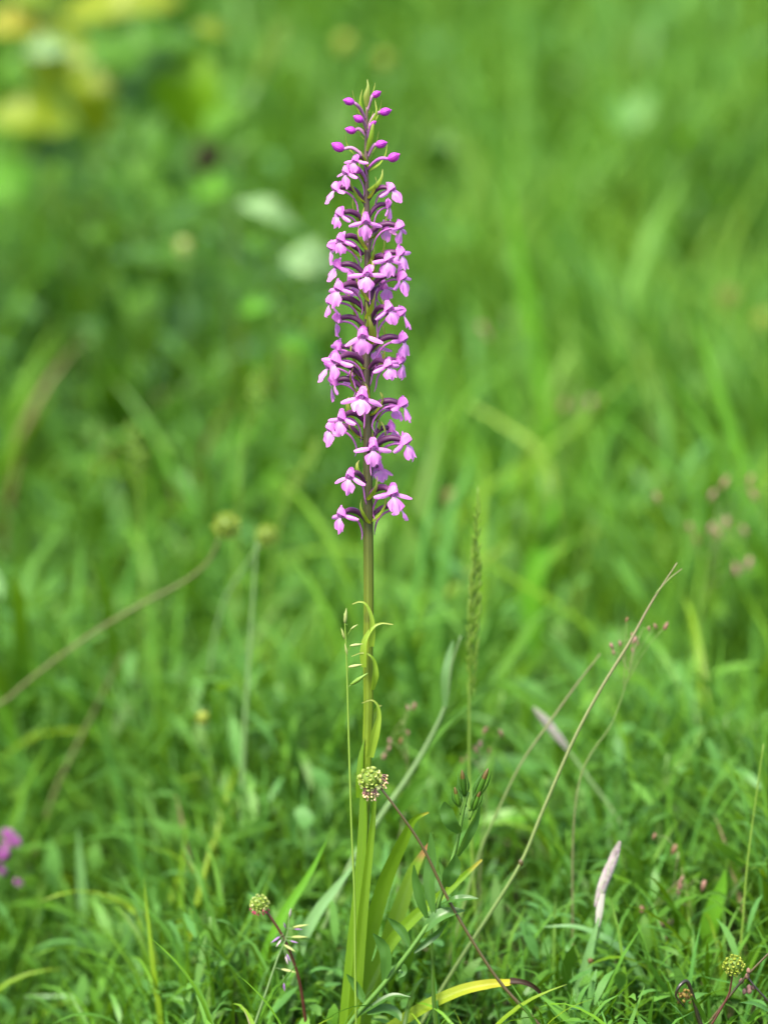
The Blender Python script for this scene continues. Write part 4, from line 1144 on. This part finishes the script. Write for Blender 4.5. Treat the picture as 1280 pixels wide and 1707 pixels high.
dot_stalk('tan seed head with a slim stalk on the sunny slope', (1215, 500), 1.6, 15, 'tanhead', (1200, 900))
dot_stalk('straw yellow bud at the meadow edge', (1272, 540), 1.5, 17, 'burnetdull', (1275, 900))
dot_stalk('brownish bud near the green grass spike', (752, 832), .8, 13, 'tanhead', (750, 1150))
dot_stalk('ochre bud low in the soft grass beside the dead stalk', (338, 1198), .30, 10, 'burnetdull', (335, 1400))

# single conspicuous blades
def blade(label, pts, w, mat, y0, nrm=(-.3, -1, .2), group=None, twist=0.0):
    pp = [U(a, b, y0) for a, b in pts]
    l = pp[-1]
    gz = ground_z(l.x, l.y)
    if l.z > gz:
        e = l + (pp[-1] - pp[-2]) * .2; e.z = gz - .003
        pp.append(e)
    pp = list(reversed(pp))
    s = pxm(y0)
    mb = MB().ribbon(pp, [w * s * .7, w * s, w * s, w * s * .9, w * s * .6, w * s * .06], nrm, 26, .25, 5, twist)
    root = thing('tall_grass', label, 'grass', pp[0], group)
    At(root).part(mb, 'blade', M[mat])
    return root
blade('long bright upright grass blade standing right of the flower spike', [(842, 290), (856, 380), (876, 480), (896, 600), (908, 700), (912, 830), (915, 1000)], 24, 'brightblade', 1.25)
blade('bright green blade rising behind the green grass spike', [(925, 820), (915, 900), (890, 960), (880, 1080)], 40, 'brightblade', .75)
blade('pale silvery blade slanting down to a crossing stalk', [(768, 668), (800, 685), (850, 715), (890, 745), (915, 790), (925, 900)], 12, 'spikegreen', 1.0, (.2, -1, .8))
blade('faint tan blade slanting up across the bright upright blade', [(1085, 590), (1030, 640), (970, 700), (905, 755), (850, 830), (830, 960)], 11, 'blade', 1.0, (-.2, -1, .8))
blade('wide lit blade lying over behind the reddish buds', [(960, 1320), (915, 1290), (860, 1275), (800, 1280), (770, 1330), (760, 1440)], 38, 'blade', .36, (.1, -.7, 1))
blade('broad yellow green blade arching low behind the glossy herb', [(1010, 1420), (960, 1385), (890, 1362), (820, 1370), (780, 1420), (770, 1520)], 34, 'brightblade', .26, (.1, -.7, 1))
blade('upright pale blade with a blunt lit tip above the olive burnet head', [(1208, 1450), (1202, 1480), (1190, 1515), (1178, 1560), (1165, 1640), (1160, 1730)], 34, 'brightblade', .12)
blade('long blade running toward the crossing straw culms from the soft grass', [(700, 860), (800, 930), (880, 980), (960, 1030), (1020, 1100), (1050, 1220)], 12, 'blade', .62, (.2, -1, .8))
blade('arching pale green blade below the silvery pink spike', [(905, 1545), (960, 1545), (1010, 1565), (1050, 1600), (1075, 1650), (1085, 1730)], 15, 'paleblade', .07, (0, -.7, 1))
blade('broad soft blade catching light low beside the left burnet', [(130, 1380), (135, 1440), (140, 1520), (145, 1600), (150, 1740)], 20, 'paleblade', .3)
blade('thin soft blade arching in the lower grass', [(35, 1660), (80, 1662), (130, 1665), (175, 1690), (200, 1760)], 12, 'paleblade', .2, (0, -.6, 1))
blade('bluish blade leaning away behind the orchid leaves', [(598, 1432), (560, 1480), (530, 1520), (500, 1580), (480, 1680), (470, 1760)], 22, 'paleblade', .08, (-.2, -1, .6))
blade('fresh green blade leaning toward the burnet with crimson stigmas', [(545, 1400), (520, 1450), (495, 1490), (470, 1530), (440, 1600), (420, 1720)], 16, 'brightblade', .09, (-.2, -1, .5))

# ------------------------------------------------------------------ tell look-alike tufts and herbs apart by the landmark they stand at
MARKS = [((433, 1507, .02), 'the burnet head with crimson stigmas'), ((1222, 1610, -.03), 'the olive burnet head'), ((1140, 1657, -.03), 'the blackened hooked stalk'),
         ((1015, 1460, .05), 'the lilac grey grass spike'), ((770, 1400, -.02), 'the herb with reddish buds'), ((10, 1430, .33), 'the purple vetch'), ((600, 1500, 0), 'the orchid leaves'),
         ((868, 1438, .03), 'the dark node of the leaning straw culm'), ((790, 1000, .13), 'the upright green grass spike'), ((378, 876, .36), 'the burnet head on an arching stalk'),
         ((1065, 1060, .09), 'the quaking grass crossing the straw culm'), ((1200, 860, .5), 'the wide spray of reddish spikelets'), ((105, 150, 2.05), 'the herb with yellow turning leaves'),
         ((315, 150, 1.65), 'the herb with broad lime leaves'), ((500, 430, 1.25), 'the two pale leaf undersides'), ((870, 480, 1.25), 'the bright upright grass blade'),
         ((1215, 500, 1.6), 'the tan seed head on the slope'), ((205, 1090, .42), 'the dead brown stalk'), ((338, 1198, .30), 'the ochre bud'), ((1200, 1480, .12), 'the blunt lit grass blade')]
MARKS = [(U(*a), b) for a, b in MARKS]
for o in list(scene.objects):
    if o.parent is None and o.get('group') and 'label' in o:
        base = {'green grass tufts growing round the orchid': 'arching green grass tuft', 'short tufts at the foot of the orchid': 'short low grass tuft', 'leafy herbs on the open slope': 'soft leafy slope herb',
                'tall leafy herbs at the back of the meadow': 'tall dark leafy herb'}.get(o['group'])
        if base is None:
            l = o['label']
            base = ('tall soft lime grass tuft' if 'lime' in l else 'tall soft mid green grass tuft') if 'tuft' in l else ('low narrow leaved herb' if 'narrow' in l else 'low oval leaved herb')
        p, nm = min(MARKS, key=lambda m: math.hypot(m[0].x - o.location.x, m[0].y - o.location.y))
        dx, dy = o.location.x - p.x, o.location.y - p.y
        far = math.hypot(dx, dy)
        rel = 'close by' if far < .07 else ('behind' if dy > abs(dx) else ('in front of' if -dy > abs(dx) else 'beside'))
        if far > .3: rel = 'well behind' if rel == 'behind' else ('well in front of' if rel == 'in front of' else 'standing off from')
        o['label'] = f'{base} {rel} {nm}'
